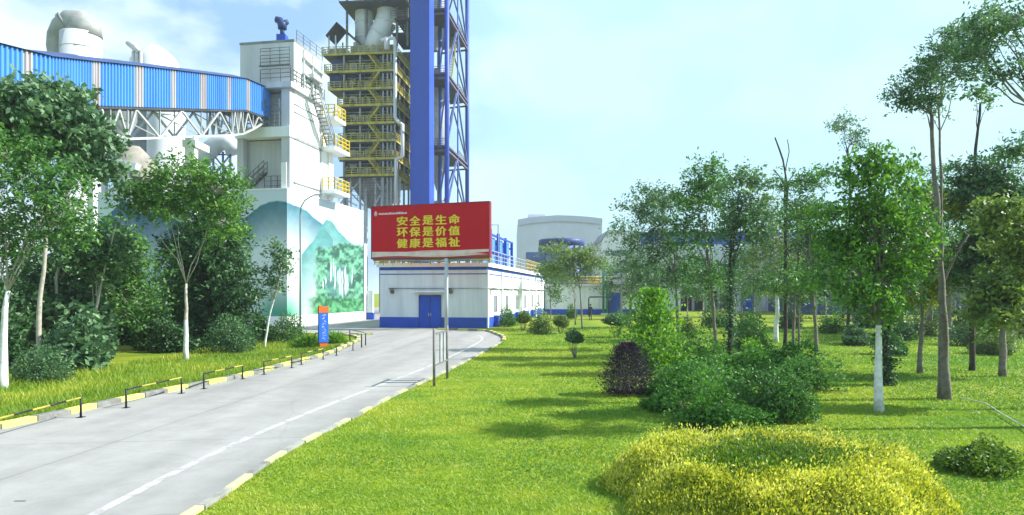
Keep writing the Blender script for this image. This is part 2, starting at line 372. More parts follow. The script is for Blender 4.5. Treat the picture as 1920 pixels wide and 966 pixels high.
# worn white edge line
wl = smooth_line([(-5.75, 3)]+[tuple(G(*p)[:2]) for p in ((185,966),(330,890),(480,818),(620,760),(720,722),(810,686),(870,658),(903,640),(905,632),(893,628),(870,626))])
m, n, o = newmat('worn_road_paint'); b = N(n, 'ShaderNodeBsdfPrincipled'); t = N(n, 'ShaderNodeTexCoord'); z = N(n, 'ShaderNodeTexNoise')
z.inputs['Scale'].default_value = 3.0; z.inputs['Detail'].default_value = 8; z.inputs['Roughness'].default_value = .8; r = N(n, 'ShaderNodeValToRGB')
r.color_ramp.elements[0].position = .42; r.color_ramp.elements[1].position = .66; r.color_ramp.elements[0].color = (.29, .27, .265, 1); r.color_ramp.elements[1].color = (.56, .57, .58, 1)
n.links.new(t.outputs['Object'], z.inputs['Vector']); n.links.new(z.outputs['Fac'], r.inputs[0]); n.links.new(r.outputs[0], b.inputs['Base Color']); n.links.new(b.outputs[0], o.inputs[0]); b.inputs['Roughness'].default_value = .8
line_m = m
ml = MB(); lo = offset(wl, .16)
for i in range(len(wl)-1):
    ml.add([(*wl[i], .008), (*wl[i+1], .008), (*lo[i+1], .008), (*lo[i], .008)], [(3, 2, 1, 0)])
struct('road_marking', ml, line_m)
md = MB()
x0 = G(28, 941); md.box(x0.x-.02, x0.x+.14, x0.y, x0.y+.03, .004, .009)
# low drain slot in the roadway, seen at the near left corner
struct('road_drain', md, darksteel)

def inside(x, y, poly):
    c = np.zeros(len(x), bool); px = [p[0] for p in poly]; py = [p[1] for p in poly]; j = len(poly)-1
    for i in range(len(poly)):
        if py[i] != py[j]:
            cond = ((py[i] > y) != (py[j] > y)) & (x < (px[j]-px[i])*(y-py[i])/(py[j]-py[i])+px[i]); c ^= cond
        j = i
    return c
# ------------------------------------------------------------------ grass
def blades(name, x, y, h, wd, mat, lean=.5, z0=0.0, var=None):
    n_ = len(x); a = RNG.uniform(0, 2*PI, n_); hh = h*RNG.uniform(.5, 1.15, n_); l = lean*hh*RNG.uniform(.2, 1, n_); b = RNG.uniform(0, 2*PI, n_)
    dx, dy = np.cos(a)*wd/2, np.sin(a)*wd/2; z = np.full(n_, z0)
    v = np.empty((n_, 3, 3)); v[:, 0] = np.stack([x-dx, y-dy, z], 1); v[:, 1] = np.stack([x+dx, y+dy, z], 1)
    v[:, 2] = np.stack([x+np.cos(b)*l, y+np.sin(b)*l, z+hh], 1)
    return np_mesh(name, v, 3, mat, var=var)
def value_noise(x, y, s, seed=0):
    r = np.random.default_rng(seed); t = r.random((128, 128)); X = x/s; Y_ = y/s
    i = np.floor(X).astype(int); j = np.floor(Y_).astype(int); fx = X-i; fy = Y_-j; fx = fx*fx*(3-2*fx); fy = fy*fy*(3-2*fy)
    g = lambda a, b: t[a % 128, b % 128]
    return (g(i,j)*(1-fx)+g(i+1,j)*fx)*(1-fy)+(g(i,j+1)*(1-fx)+g(i+1,j+1)*fx)*fy
road_poly = [(p[0], p[1]) for p in outline]
nb = 330000
Yb = 8.2*np.power(62/8.2, np.power(RNG.random(nb), 1.0)); pxb = RNG.uniform(340, 2000, nb); Xb = (pxb-CX)/F*Yb
ok = ~inside(Xb-.10, Yb, road_poly) & ~((Yb > 58) & (Xb < 6))
Xb, Yb = Xb[ok], Yb[ok]
v1 = value_noise(Xb+300, Yb, 4.2, 1)*.55+value_noise(Xb+300, Yb*1.6, 1.1, 2)*.35+value_noise(Xb+300, Yb, .3, 3)*.14+RNG.random(len(Xb))*.06
v1 = np.clip((v1-.58)*1.7+.62-np.clip((Xb+1)/16, 0, .42)*(.6+.8*value_noise(Xb+300, Yb, 2.5, 4)), 0, 1)
tag(blades('lawn_grass', Xb, Yb, (.028+.0013*Yb)*(.6+.8*value_noise(Xb+300, Yb, 1.5, 8)), .012+.0010*Yb, grassblade, 1.5, -.01, v1), kind='stuff', label='short yellow green lawn grass right of the road')
# tall verge grass on the left of the road
nv = 60000
i_ = RNG.integers(0, len(lk)-20, nv); px_ = np.array([[p.x, p.y] for p in lk]); tt = RNG.random(nv)
base = px_[i_]*(1-tt[:, None])+px_[np.minimum(i_+1, len(lk)-1)]*tt[:, None]
off = .32+np.power(RNG.random(nv), 1.5)*7
Xv = base[:, 0]-off*.98; Yv = base[:, 1]+off*.1
ok = (Yv > 12) & ~inside(Xv+.28, Yv, road_poly); Xv, Yv = Xv[ok], Yv[ok]
vv = np.clip(value_noise(Xv+300, Yv, 1.8, 5)*.6+RNG.random(len(Xv))*.5-.05, 0, 1)
hgt = .11+.22*value_noise(Xv+300, Yv, 1.2, 6)
tag(blades('verge_grass', Xv, Yv, hgt, .035, grasstall, .8, -.01, vv), kind='stuff', label='tall yellowing grass along the left kerb')

# ------------------------------------------------------------------ foliage generators
def leaf_quads(cen, size, aspect=.5, up=.35, droop=0.0, grow=None):
    n_ = len(cen); d = RNG.normal(size=(n_, 3)); d[:, 2] = d[:, 2]*.7-droop
    if grow is not None: d = d*.55+grow
    d /= np.linalg.norm(d, axis=1, keepdims=True)+1e-9
    nr = RNG.normal(size=(n_, 3)); nr[:, 2] += up*2
    s = np.cross(d, nr); s /= np.linalg.norm(s, axis=1, keepdims=True)+1e-9
    L = (size*RNG.uniform(.6, 1.3, n_))[:, None]; W = L*aspect
    v = np.empty((n_, 4, 3)); v[:, 0] = cen-d*L/2; v[:, 1] = cen+s*W/2-d*L*.05; v[:, 2] = cen+d*L/2; v[:, 3] = cen-s*W/2-d*L*.05
    return v
def in_ball(n_, shell=.5):
    d = RNG.normal(size=(n_, 3)); d /= np.linalg.norm(d, axis=1, keepdims=True); return d*np.power(RNG.random(n_), shell)[:, None]
def curve_pts(a, b, sag, k=5, wob=.05):
    a = Vector(a); b = Vector(b); L = (b-a).length; out = []
    for i in range(k+1):
        t = i/k; p = a.lerp(b, t); p.z += sag*L*4*t*(1-t)*.5
        if 0 < i < k: p += Vector((random.uniform(-1,1), random.uniform(-1,1), random.uniform(-1,1)))*wob*L
        out.append(p)
    return out
def tree(name, label, trunk, tr, blobs, Y=None, group=None, clumps=60, leaves=70, ls=.16, mat=None, brk=None, limewash_h=0, limbs=6,
         aspect=.45, clump_r=.45, droop=.1, shell=.45, rd=.9, fork=.55, cat='tree', base_z=0, ivy=0, flat=.6, extra_trunks=()):
    """trunk: pixel polyline from the foot up, set at the foot's own distance; blobs: crown masses"""
    Yb_ = Y if Y else CAMZ*F/(trunk[0][1]-HY)
    foot = P(trunk[0][0], HY+CAMZ*F/Yb_, Yb_); foot.z = 0
    root = thing(name, label, cat, foot, 0, group)
    loc = lambda px, py, dy=0: P(px, py, Yb_)-foot+Vector((0, dy, 0))
    tb = MB(); mats = [brk or bark_grey, limewash]
    mf = lambda p: 1 if p.z < limewash_h else 0
    skel = []
    def trunk_tube(tp, r0, dy=0):
        pts = [Vector((loc(*tp[0]).x, dy, -.15))]+[loc(*q)+Vector((0, dy*(1-.6*i), 0)) for i, q in enumerate(tp[1:])]
        fine = []
        for a, b_ in zip(pts, pts[1:]):
            L = (b_-a).length; kk = max(2, int(L/.5))
            for i in range(kk): fine.append(a.lerp(b_, i/kk)+Vector((random.uniform(-1,1), random.uniform(-1,1), 0))*r0*.22*(1 if len(fine) else 0))
        fine.append(pts[-1]); n_ = len(fine)
        rr = [r0*(1.25 if i == 0 else 1)*(1-.62*i/(n_-1))*random.uniform(.92, 1.08) for i in range(n_)]
        tb.tube(fine, rr, 7, mfun=mf)
        return fine, rr
    fine, rr = trunk_tube(trunk, tr)
    allf = [(fine, rr)]
    for tp, r0, dy in extra_trunks: allf.append(trunk_tube(tp, r0, dy))
    cen_all = []; var_all = []; clump_var = []; cl_pts = []
    for bi, bl in enumerate(blobs):
        px, py, rx, ry = bl[:4]; dy = bl[4] if len(bl) > 4 else 0; wt = bl[5] if len(bl) > 5 else 1.0
        R = Vector((rx/F*Yb_, (rx/F*Yb_)*rd, ry/F*Yb_))*.86; c = loc(px, py, dy)
        f_, r_ = min(allf, key=lambda fr: (fr[0][-1]-c).length)
        myl = []
        for k in range(max(1, int(limbs*wt))):
            q = in_ball(1, .5)[0]; tgt = c+Vector((q[0]*R.x*.85, q[1]*R.y*.85, q[2]*R.z*.8))
            i0 = int(len(f_)*random.uniform(fork, 1.0)); i0 = min(i0, len(f_)-1)
            if f_[i0].z > tgt.z: i0 = max(0, min(i0, int(len(f_)*fork)))
            s = f_[i0]; cp = curve_pts(s, tgt, .12, 5, .045); ra = r_[i0]*random.uniform(.35, .6)
            tb.tube(cp, [ra*(1-.8*i/5) for i in range(6)], 5, mfun=mf); myl += [(p_, ra*(1-.8*i/5)) for i, p_ in enumerate(cp) if i > 1]
        nc = max(3, int(clumps*wt)); qs = in_ball(int(nc*1.7), shell); kv = RNG.normal(size=(5, 3))*3.2; ph_ = RNG.uniform(0, 6.28, 5)
        nz_ = np.sin(qs@kv.T+ph_).sum(1); qs = qs[np.argsort(-nz_)[:nc]]     # growth gathers in masses with open gaps between
        for q in qs:
            p_ = c+Vector((q[0]*R.x, q[1]*R.y, q[2]*R.z))
            if myl:
                a, ra = min(myl, key=lambda t_: (t_[0]-p_).length+max(0, t_[0].z-p_.z)*.5)
                if (a-p_).length > .25: tb.tube(curve_pts(a, p_, .1, 2, .08), [max(.012, ra*.5), max(.01, ra*.3), .007], 3, cap=False)
            cl_pts.append((p_, c-Vector((0, 0, R.z*.5))))
    for p_, co in cl_pts:
        k = max(6, int(leaves*random.uniform(.45, 1.4))); nt_ = max(3, k//11); out = np.array(p_-co); out = out/(np.linalg.norm(out)+.2)
        dirs = RNG.normal(size=(nt_, 3))*np.array([1, 1, flat])*.75+out*.75; dirs[:, 2] -= droop*.25; dirs /= np.linalg.norm(dirs, axis=1, keepdims=True)
        ti = RNG.integers(0, nt_, k); tl_ = np.power(RNG.random(k), .75)*clump_r*2.1*random.uniform(.7, 1.25)
        q = dirs[ti]*tl_[:, None]; q[:, 2] -= droop*.35*tl_**2/max(clump_r, .1)*.5; q += RNG.normal(size=(k, 3))*ls*.42
        cen_all.append(q+np.array(p_)); cv = random.uniform(-.34, .34); var_all.append(np.clip(.50+cv+RNG.normal(size=k)*.2, 0, 1))
    if ivy:
        zt = fine[int(len(fine)*.85)].z; k = ivy; ti = RNG.random(k)*.85
        pp = np.array([tuple(fine[min(int(t_*len(fine)), len(fine)-1)]) for t_ in ti]); pp += RNG.normal(size=(k, 3))*np.array([.16, .16, .25])
        cen_all.append(pp); var_all.append(np.clip(RNG.normal(size=k)*.2+.3, 0, 1))
    tb.build('trunk', mats, root)
    if cen_all:
        cen = np.concatenate(cen_all); np_mesh('crown', leaf_quads(cen, ls, aspect, droop=droop), 4, mat or lf_mid, root, np.concatenate(var_all))
    return root
def fbm3(q, seed):
    """cheap lumpy noise over directions"""
    r = np.random.default_rng(seed); out = np.zeros(len(q)); wsum = 0
    for o_ in range(4):
        for _ in range(4):
            d = r.normal(size=3); d /= np.linalg.norm(d); out += np.sin(q@d*(2.0*1.9**o_)+r.uniform(0, 6.28))*.6**o_; wsum += .6**o_
    return .5+out/wsum
def shrub(name, label, x, y, h, rx, ry=None, n=2500, ls=.09, mat=None, group=None, stem=True, low=.12, lump=.18, aspect=.45, grow=.5, cat='shrub', flatten=1, shell=.33, droop=0, stemh=None, pointed=False):
    ry = ry or rx; root = thing(name, label, cat, (x, y, 0), 0, group)
    lumps = [(random.uniform(0, 2*PI), random.uniform(-.6, 1), random.uniform(.4, 1)) for _ in range(9)]
    q = in_ball(n, shell); q[q[:, 2] < -.2, 2] *= .6; az = np.arctan2(q[:, 1], q[:, 0]); el = q[:, 2]
    f = np.ones(n)
    for a, e, s in lumps: f += lump*s*np.exp(-((np.cos(az-a)-1)**2*3+(el-e)**2*4))-lump*.25
    z0 = h*low; hz = h-z0
    nse = 1+.34*(fbm3(q*2.2, int(abs(x*31+y*17)) % 97)-.5)*2*lump/.2+RNG.normal(size=n)*.035; f = f*1.08*nse
    if low < .11: c = np.stack([q[:, 0]*rx*f, q[:, 1]*ry*f, h*1.12*np.abs(q[:, 2])**.85*f], 1)
    else: c = np.stack([q[:, 0]*rx*f, q[:, 1]*ry*f, z0+hz*(.5+.5*q[:, 2]*f)], 1)
    if pointed:
        k = np.power(RNG.random(n), 1.15); pr = np.minimum(1, .62+k*1.3)*np.clip(1.06-k, 0, 1)**.55*1.12; rr_ = np.power(RNG.random(n), .36)*nse
        aa = RNG.uniform(0, 2*PI, n); c = np.stack([np.cos(aa)*rx*pr*rr_, np.sin(aa)*ry*pr*rr_, h*k], 1); q = np.stack([np.cos(aa)*.8, np.sin(aa)*.8, k], 1)
    c[:, 2] = np.maximum(c[:, 2], z0*.5+.02)
    g = np.stack([q[:, 0], q[:, 1], q[:, 2]*.5+.5], 1)*grow
    va = np.clip(.45+.35*(value_noise(az*3+20, el*3+20, .8, int(abs(x*13+y*7)) % 99)-.5)+RNG.normal(size=n)*.22, 0, 1)
    np_mesh('foliage', leaf_quads(c, ls, aspect, grow=g, droop=droop), 4, mat or lf_mid, root, va)
    sb = MB()
    for k in range(7 if stem else 3):
        a = random.uniform(0, 2*PI); kk_ = 1 if low < .11 else 1.35; e = Vector((math.cos(a)*rx*.42*kk_, math.sin(a)*ry*.42*kk_, h*random.uniform(.35, .55)*kk_))
        sb.tube(curve_pts((math.cos(a)*.05*rx, math.sin(a)*.05*ry, -.1), e, -.03, 3, .04), [min(.03, .02*h), min(.025, .016*h), .012, .007], 5)
    sb.build('stem', bark_dark if stem is not True else bark_grey, root)
    return root

# pale summer air: far buildings fade towards the sky
hz_m, hz_n, hz_o = newmat('air_haze'); pv = N(hz_n, 'ShaderNodeVolumePrincipled'); pv.inputs['Color'].default_value = (.90, .97, 1, 1); pv.inputs['Density'].default_value = HAZE; pv.inputs['Anisotropy'].default_value = .2
hz_n.links.new(pv.outputs[0], hz_o.inputs['Volume'])
hb_ = MB(); hb_.box(-160, 160, -20, 260, -1.2, 75); tag(hb_.build('haze', hz_m), kind='stuff')
# ------------------------------------------------------------------ buildings
ROT = -math.atan(.177)
def rail(mb, p, q, h=1.05, post=1.5, t=.06, mi=0, mids=2):
    p = Vector(p); q = Vector(q); L = (q-p).length; k = max(1, round(L/post)); up = Vector((0, 0, h))
    for i in range(k+1):
        a = p.lerp(q, i/k); mb.bar(a, a+up, t, t, mi)
    for j in range(mids+1):
        z = Vector((0, 0, h*(j+1)/(mids+1))); mb.bar(p+z, q+z, t*.8, t*.8, mi)
def stair(mb, p, q, wd, mi=0, ri=0):
    """straight flight: two stringers, treads and a hand rail; wd is a vector across"""
    p = Vector(p); q = Vector(q); wd = Vector(wd); n_ = max(3, int(abs(q.z-p.z)/.3))
    mb.bar(p, q, .08, .22, mi); mb.bar(p+wd, q+wd, .08, .22, mi)
    for i in range(n_):
        a = p.lerp(q, (i+.5)/n_); mb.bar(a, a+wd, .26, .04, mi)
    for s in (Vector(), wd):
        for i in range(5): a = (p+s).lerp(q+s, i/4); mb.bar(a, a+Vector((0, 0, 1)), .05, .05, ri)
        for h in (.5, 1.0): mb.bar(p+s+Vector((0, 0, h)), q+s+Vector((0, 0, h)), .05, .05, ri)

# ---- wall with the painted landscape
MX, MY = -19.8, 61.0
mw = thing('mural_wall', 'tall white boundary wall painted with misty green mountains and a waterfall', 'wall', (MX, MY, 0), ROT)
WL, WR, WH = 18.9, 17.4, 12.15
wb = MB()
wb.box(-WL, -.004, .004, .45, 0, WH); wb.box(-.45, -.004, .45, WR, 0, WH)
wb.box(-WL, .02, -.02, .004, 0, .95); wb.box(-.004, .02, .004, WR, 0, .95)          # plain plinth
wb.box(-WL-.05, .05, -.05, .5, WH, WH+.12); wb.box(-.5, .05, .5, WR+.05, WH, WH+.12)
wb.build('wall', white, mw)
wb2 = MB(); wb2.box(-.5, .15, WR+.006, WR+.6, 0, 8.6); wb2.box(-.52, .9, WR+.61, WR+.95, 0, 3.3)
wb2.split('end_pillar', white, mw)
wb2 = MB(); wb2.box(-.55, .95, WR+.58, WR+1.0, 0, .8); wb2.build('pillar_base', blue, mw)
def fbm(x, y, s, seed=0):
    return sum(value_noise(x+50, y+50, s/2**k, seed+k)*.5**k for k in range(4))/1.875
def mural_rgb(px, py):
    """the picture on the wall, in wall coordinates that run left to right and downwards"""
    n_ = fbm(px, py, 30, 11); n2 = fbm(px, py, 9, 21); n3 = fbm(px*1.6, py*.45, 14, 31)
    def mix(a, b, t): return a+(np.array(b)-a)*np.clip(t, 0, 1)[:, None]
    t = np.clip((py-355)/235, 0, 1)
    col = np.tile(np.array((.62, .74, .80)), (len(px), 1)); col = mix(col, (.70, .80, .80), t*1.6); col = mix(col, (.62, .74, .70), (t-.6)*2.5)
    def ridge(pts, base, colr, fade, wob=6):
        nonlocal col
        xs, ys = zip(*pts); top = np.interp(px, xs, ys)+(fbm(px, px*0+3, 12, 41)-.5)*wob
        ins = np.clip((py-top)/1.2, 0, 1)*((px >= xs[0]) & (px <= xs[-1])); f = np.clip(1-(py-top)/fade, 0, 1)**.8
        c = np.array(colr)[None, :]*(.72+.6*n2[:, None]); col = col+(c-col)*(ins*f)[:, None]
    n4 = fbm(px, py, 4.5, 51); n5 = fbm(px*1.5, py*.35, 5, 61)
    ridge([(180, 414), (200, 404), (218, 388), (230, 374), (243, 380), (262, 400), (300, 392), (330, 410), (380, 440)], 0, (.03, .17, .34), 110, 5)
    ridge([(420, 440), (455, 412), (470, 400), (488, 386), (505, 379), (520, 377), (538, 379), (556, 386), (575, 395), (590, 408), (604, 420), (624, 448)], 0, (.05, .27, .36), 78, 4)
    ridge([(565, 478), (590, 447), (602, 427), (612, 411), (622, 413), (634, 432), (648, 446), (660, 455), (690, 480)], 0, (.10, .40, .38), 130)
    g = np.clip((px-588-18*(n_-.5))/9, 0, 1)*np.clip((py-440-30*n_-9*n2+np.abs(px-632)*.12)/6, 0, 1)*np.clip((592-py)/6, 0, 1)
    tone = np.clip(.5+2.6*(n4-.5)+1.6*(n2-.5), 0, 1)[:, None]; gc = np.array((.015, .15, .10))*(1-tone)+np.array((.20, .62, .36))*tone; col = col+(gc-col)*(g*.96)[:, None]
    hole = np.clip(1-((px-634)/26)**2-((py-528)/34)**2, 0, 1)*3; col = mix(col, (.10, .33, .33), np.clip(hole, 0, 1)*.55*(.6+.8*n5))
    for cx, wd, y0, y1 in ((621, 1.5, 490, 532), (625, 1.0, 482, 520), (629, 1.6, 496, 545), (638, 2.2, 500, 556), (643, 1.5, 506, 560), (649, 1.8, 498, 558), (653, 1.1, 512, 552), (634, 1.0, 505, 540), (606, 1.6, 522, 546), (611, 1.0, 516, 540), (660, 1.0, 500, 536)):
        f = np.clip(1.25-np.abs(px-cx-(n3-.5)*5)/wd, 0, 1)*np.clip((py-y0)/8, 0, 1)*np.clip((y1-py)/10, 0, 1)*np.clip(.35+1.3*n5, 0, 1); col = mix(col, (.80, .92, .92), f)
    f = np.clip((py-560+10*n2-np.clip(px-640, 0, 40)*.1)/4, 0, 1)*((px > 566)*1.0)*np.clip((px-572)/20, 0, 1)
    gc = np.array((.02, .20, .08))*(1-tone)+np.array((.14, .58, .22))*tone; col = col+(gc-col)*(f*.96)[:, None]
    f = np.clip((py-540)/45, 0, 1)*np.clip((px-478)/25, 0, 1)*np.clip((574-px)/30, 0, 1); col = mix(col, (.06, .50, .30), f*.95)
    f = np.clip((py-470)/90, 0, 1)*np.clip((470-px)/40, 0, 1); col = mix(col, (.10, .36, .24), f*.8)
    lum = np.clip(col.mean(1, keepdims=True)/.78, 0, 1)
    return col*(.40+.42*lum)
def mural_panel(name, along, length):
    nx, nz = int(length/.085), int((WH-.98)/.085); s = np.linspace(0, length, nx+1); z = np.linspace(.97, WH-.02, nz+1)
    sg, zg = np.meshgrid(s, z); sg = sg.ravel(); zg = zg.ravel()
    if along == 'x': lx, ly = -sg, np.full_like(sg, -.004)
    else: lx, ly = np.full_like(sg, .006), sg
    wx = MX+lx*math.cos(ROT)-ly*math.sin(ROT); wy = MY+lx*math.sin(ROT)+ly*math.cos(ROT)
    col = mural_rgb(CX+F*wx/wy, HY-(zg-CAMZ)/wy*F)
    me = bpy.data.meshes.new(name); idx = lambda i, j: j*(nx+1)+i
    fs = [((idx(i,j), idx(i+1,j), idx(i+1,j+1), idx(i,j+1)) if along == 'y' else (idx(i+1,j), idx(i,j), idx(i,j+1), idx(i+1,j+1))) for j in range(nz) for i in range(nx)]
    me.from_pydata(np.stack([lx, ly, zg], 1).tolist(), [], fs)
    a = me.color_attributes.new('paint', 'FLOAT_COLOR', 'POINT'); a.data.foreach_set('color', np.concatenate([col, np.ones((len(col), 1))], 1).astype(np.float32).ravel())
    m, n, o = newmat('mural_paint'); b = N(n, 'ShaderNodeBsdfPrincipled'); b.inputs['Roughness'].default_value = .75; at = N(n, 'ShaderNodeAttribute', attribute_name='paint')
    n.links.new(at.outputs['Color'], b.inputs['Base Color']); n.links.new(b.outputs[0], o.inputs[0]); me.materials.append(m)
    ob = bpy.data.objects.new(name, me); C.objects.link(ob); ob.parent = mw; return ob
mural_panel('mural_panel', 'x', WL); mural_panel('mural_panel', 'y', WR-.02)

# ---- tall transfer building behind the mural wall
tb_ = thing('transfer_tower', 'tall white concrete plant building with balconies rising behind the painted wall', 'building', (MX, MY, 0), ROT)
b = MB()
b.box(-5.1, -.35, 2.2, 8.6, 0, 17.0)                       # recessed lower body
b.box(-.8, .0, .5, 1.2, 12.2, 21.2); b.box(-5.1, -4.5, .5, 1.2, 12.2, 21.2)   # corner columns
b.box(-.34, .0, 1.21, 6.6, 12.2, 21.2)                     # sunlit side wall
b.box(-5.05, -.82, 1.3, 2.18, 12.2, 16.8)
b.split('lower_wall', concrete, tb_)
b = MB(); b.box(-.35, .0, 1.22, 6.58, 12.3, 17.2); b = MB()
b.box(.003, .03, 1.3, 6.5, 12.5, 21.2); b.build('sunlit_wall_skin', white, tb_)  # whiter skin: the sun on this face is put into its colour
b = MB(); b.box(-5.15, .1, .3, 6.7, 16.9, 17.8); b.build('beam', white, tb_)
b = MB(); b.box(-5.15, .35, .1, 6.9, 21.21, 21.7); b.build('floor_slab', concrete, tb_)
b = MB(); b.box(-4.95, .25, .75, 6.6, 21.71, 25.4); b.build('penthouse', offwhite, tb_)
b = MB(); b.box(-5.0, .30, .70, 6.65, 25.41, 25.6); b.build('roof', greysteel, tb_)
b = MB(); b.box(.254, .29, .8, 6.55, 21.72, 25.38); b.build('penthouse_sunlit_skin', white, tb_)  # sunny face painted whiter than the other penthouse walls to look lit
b = MB()
for z0 in (18.0, ): b.box(-4.4, -.82, 1.6, 2.1, 17.82, 21.1)
b.build('recess_wall', offwhite, tb_)
r = MB(); rail(r, (-2.2, .15, 17.8), (-.85, .15, 17.8), 1.3, .5, .06, 0, 3); rail(r, (-2.2, .15, 19.4), (-.85, .15, 19.4), .8, .6, .06, 0, 2)
rail(r, (-2.6, .12, 21.7), (.3, .12, 21.7), 1.15, .9, .06, 0, 2); rail(r, (-2.6, .12, 23.2), (.2, .12, 23.2), .9, .9, .06, 0, 2); r.bar((-2.7, .12, 23.15), (.3, .12, 23.15), .2, .12)
rail(r, (.33, .12, 21.7), (.33, 6.8, 21.7), 1.15, 1, .06, 0, 2); rail(r, (-2.6, .12, 24.2), (.2, .12, 24.2), .5, .9, .05, 0, 1)
rail(r, (.30, 1.2, 25.6), (.30, 6.4, 25.6), 1.0, 1.2, .05, 0, 2)
r2 = MB(); rail(r2, (-2.6, .8, 12.2), (-.1, .8, 12.2), 1.3, .6, .06, 0, 2); stair(r2, (-4.6, .7, 12.2), (-2.6, .7, 13.9), (0, .6, 0)); r2.build('wall_top_stair', dirtysteel, tb_)
r.build('roof_railing', dirtysteel, tb_)
b = MB(); b.box(-.75, -.25, .35, .48, 12.3, 14.6); b.build('cabinet', white, tb_)
b = MB()
for z in (24.4, 23.0): b.bar((.45, 2.2, z), (.45, 6.2, z-.3), .25, .12)
for y in (2.3, 4.0, 6.0): b.bar((.45, y, 21.7), (.45, y, 25.2), .14, .14)
b.box(.3, .95, 3.2, 5.2, 22.9, 23.3); b.build('pipe_frame', lightsteel, tb_)
b = MB(); b.bar((.06, 1.3, 16.95), (.06, 6.9, 16.95), .1, .22); b.bar((.06, 1.2, 12.95), (.06, 6.9, 12.95), .1, .12); b.bar((.06, 1.3, 20.0), (.06, 6.0, 20.0), .05, .08); b.bar((.06, 1.3, 19.3), (.06, 5.0, 19.3), .05, .08)
b.split('ledge', greysteel, tb_)
# rear column with three balconies and the outside stair
b = MB(); b.box(-.5, .3, 8.0, 8.9, 12.3, 17.2); b.box(-.6, .1, 6.62, 7.99, 12.2, 21.1); b.split('column', white, tb_)
for z, y1 in ((17.3, 10.2), (20.2, 9.2), (13.1, 10.2)):
    balc = MB(); br = MB(); balc.box(-.6, 1.5, 6.6, y1, z-.35, z); bo = balc.build('balcony', white, tb_)
    rail(br, (1.45, 6.65, z), (1.45, y1-.05, z), 1.15, .8, .09, 0, 2); rail(br, (.2, y1-.08, z), (1.45, y1-.08, z), 1.15, .8, .09, 0, 2); rail(br, (.2, 6.65, z), (1.45, 6.65, z), 1.15, .7, .09, 0, 2)
    br.build('railing', yellow, bo)
st = MB(); stair(st, (.5, 3.6, 21.6), (.5, 7.0, 17.4), (.8, 0, 0)); st.build('staircase', greysteel, tb_)
# roof fan of this building: a thing bolted on the roof
f = thing('roof_fan', 'small blue exhaust stack with curved hood on the white building roof', 'vent', (MX-1.5, MY+3.3, 25.6))
b = MB(); b.box(-.42, .42, -.42, .42, 0, 1.3); b.build('casing', blue, f)
b = MB(); b.tube([(0,0,1.3), (0,0,2.0)], .22, 10); b.tube([(0,0,1.9), (0,0,2.3), (-.25,0,2.7), (-.6,0,2.8)], [.42,.45,.36,.3], 10); b.tube([(0,0,2.0),(.25,0,2.5),(.55,0,2.6)], [.3,.3,.22], 8); b.build('hood', navy, f)

# ---- covered conveyor gallery
path = [(P(-90, 60, 31), 2.05), (P(91, 106, 36.5), 2.25), (P(180, 116, 41.2), 2.6), (P(257, 124, 45), 2.65), (P(435, 145, 56.5), 2.65), (P(460, 148, 58.5), 2.6), (P(506, 168, 62.5), 2.6)]
gal = thing('conveyor_gallery', 'covered conveyor bridge clad in bright blue ribbed sheet with pale strips', 'conveyor', (path[2][0].x, path[2][0].y, 0))
O = Vector((path[2][0].x, path[2][0].y, 0))
def gal_pt(t, low, side=0):
    i = min(int(t), len(path)-2); f = t-i; a, ha = path[i]; b_, hb = path[i+1]; p = a.lerp(b_, f)-O; h = ha+(hb-ha)*f
    d = (path[min(i+1,len(path)-1)][0]-path[i][0]); d.z = 0; d.normalize(); nn = Vector((-d.y, d.x, 0))   # away from the camera side
    return p+Vector((0, 0, -h*low))+nn*side
bl, wh = MB(), MB()
length = [0]
for a, b_ in zip(path, path[1:]): length.append(length[-1]+(b_[0]-a[0]).length)
def tparam(s):
    for i in range(len(path)-1):
        if s <= length[i+1] or i == len(path)-2: return i+(s-length[i])/(length[i+1]-length[i])
clearpx = ((42, 60), (172, 186), (250, 265), (318, 330), (375, 386), (423, 432), (461, 469))
s = 0; pitch = .30; k = 0
while s < length[-1]-1e-6:
    s2 = min(s+pitch, length[-1])
    tm = tparam((s+s2)/2); mid = gal_pt(tm, .5)+O; pxm = CX+F*mid.x/mid.y
    mb = wh if any(a <= pxm <= c for a, c in clearpx) else bl
    for q0, q1, r0, r1 in ((s, s+(s2-s)*.3, 0, 0), (s+(s2-s)*.3, s+(s2-s)*.45, 0, -.09), (s+(s2-s)*.45, s+(s2-s)*.8, -.09, -.09), (s+(s2-s)*.8, s2, -.09, 0)):
        ta, tc_ = tparam(q0), tparam(q1)
        mb.add([gal_pt(ta, 1, r0), gal_pt(tc_, 1, r1), gal_pt(tc_, 0, r1), gal_pt(ta, 0, r0)], [(0, 1, 2, 3)])
        bl.add([gal_pt(ta, 1, 2.4), gal_pt(tc_, 1, 2.4), gal_pt(tc_, 0, 2.4), gal_pt(ta, 0, 2.4)], [(3, 2, 1, 0)])
    s = s2; k += 1
gblue = paint('gallery_blue_sheet', (.075, .26, .72), .4, .12, .5, streak=True)
gwhite = paint('gallery_clear_sheet', (.40, .39, .41), .5, .2, .9, dirt=(.32, .26, .25), streak=True)
bl.build('blue_cladding', gblue, gal); wh.split('skylight_strip', gwhite, gal)
rf = MB(); fl = MB()
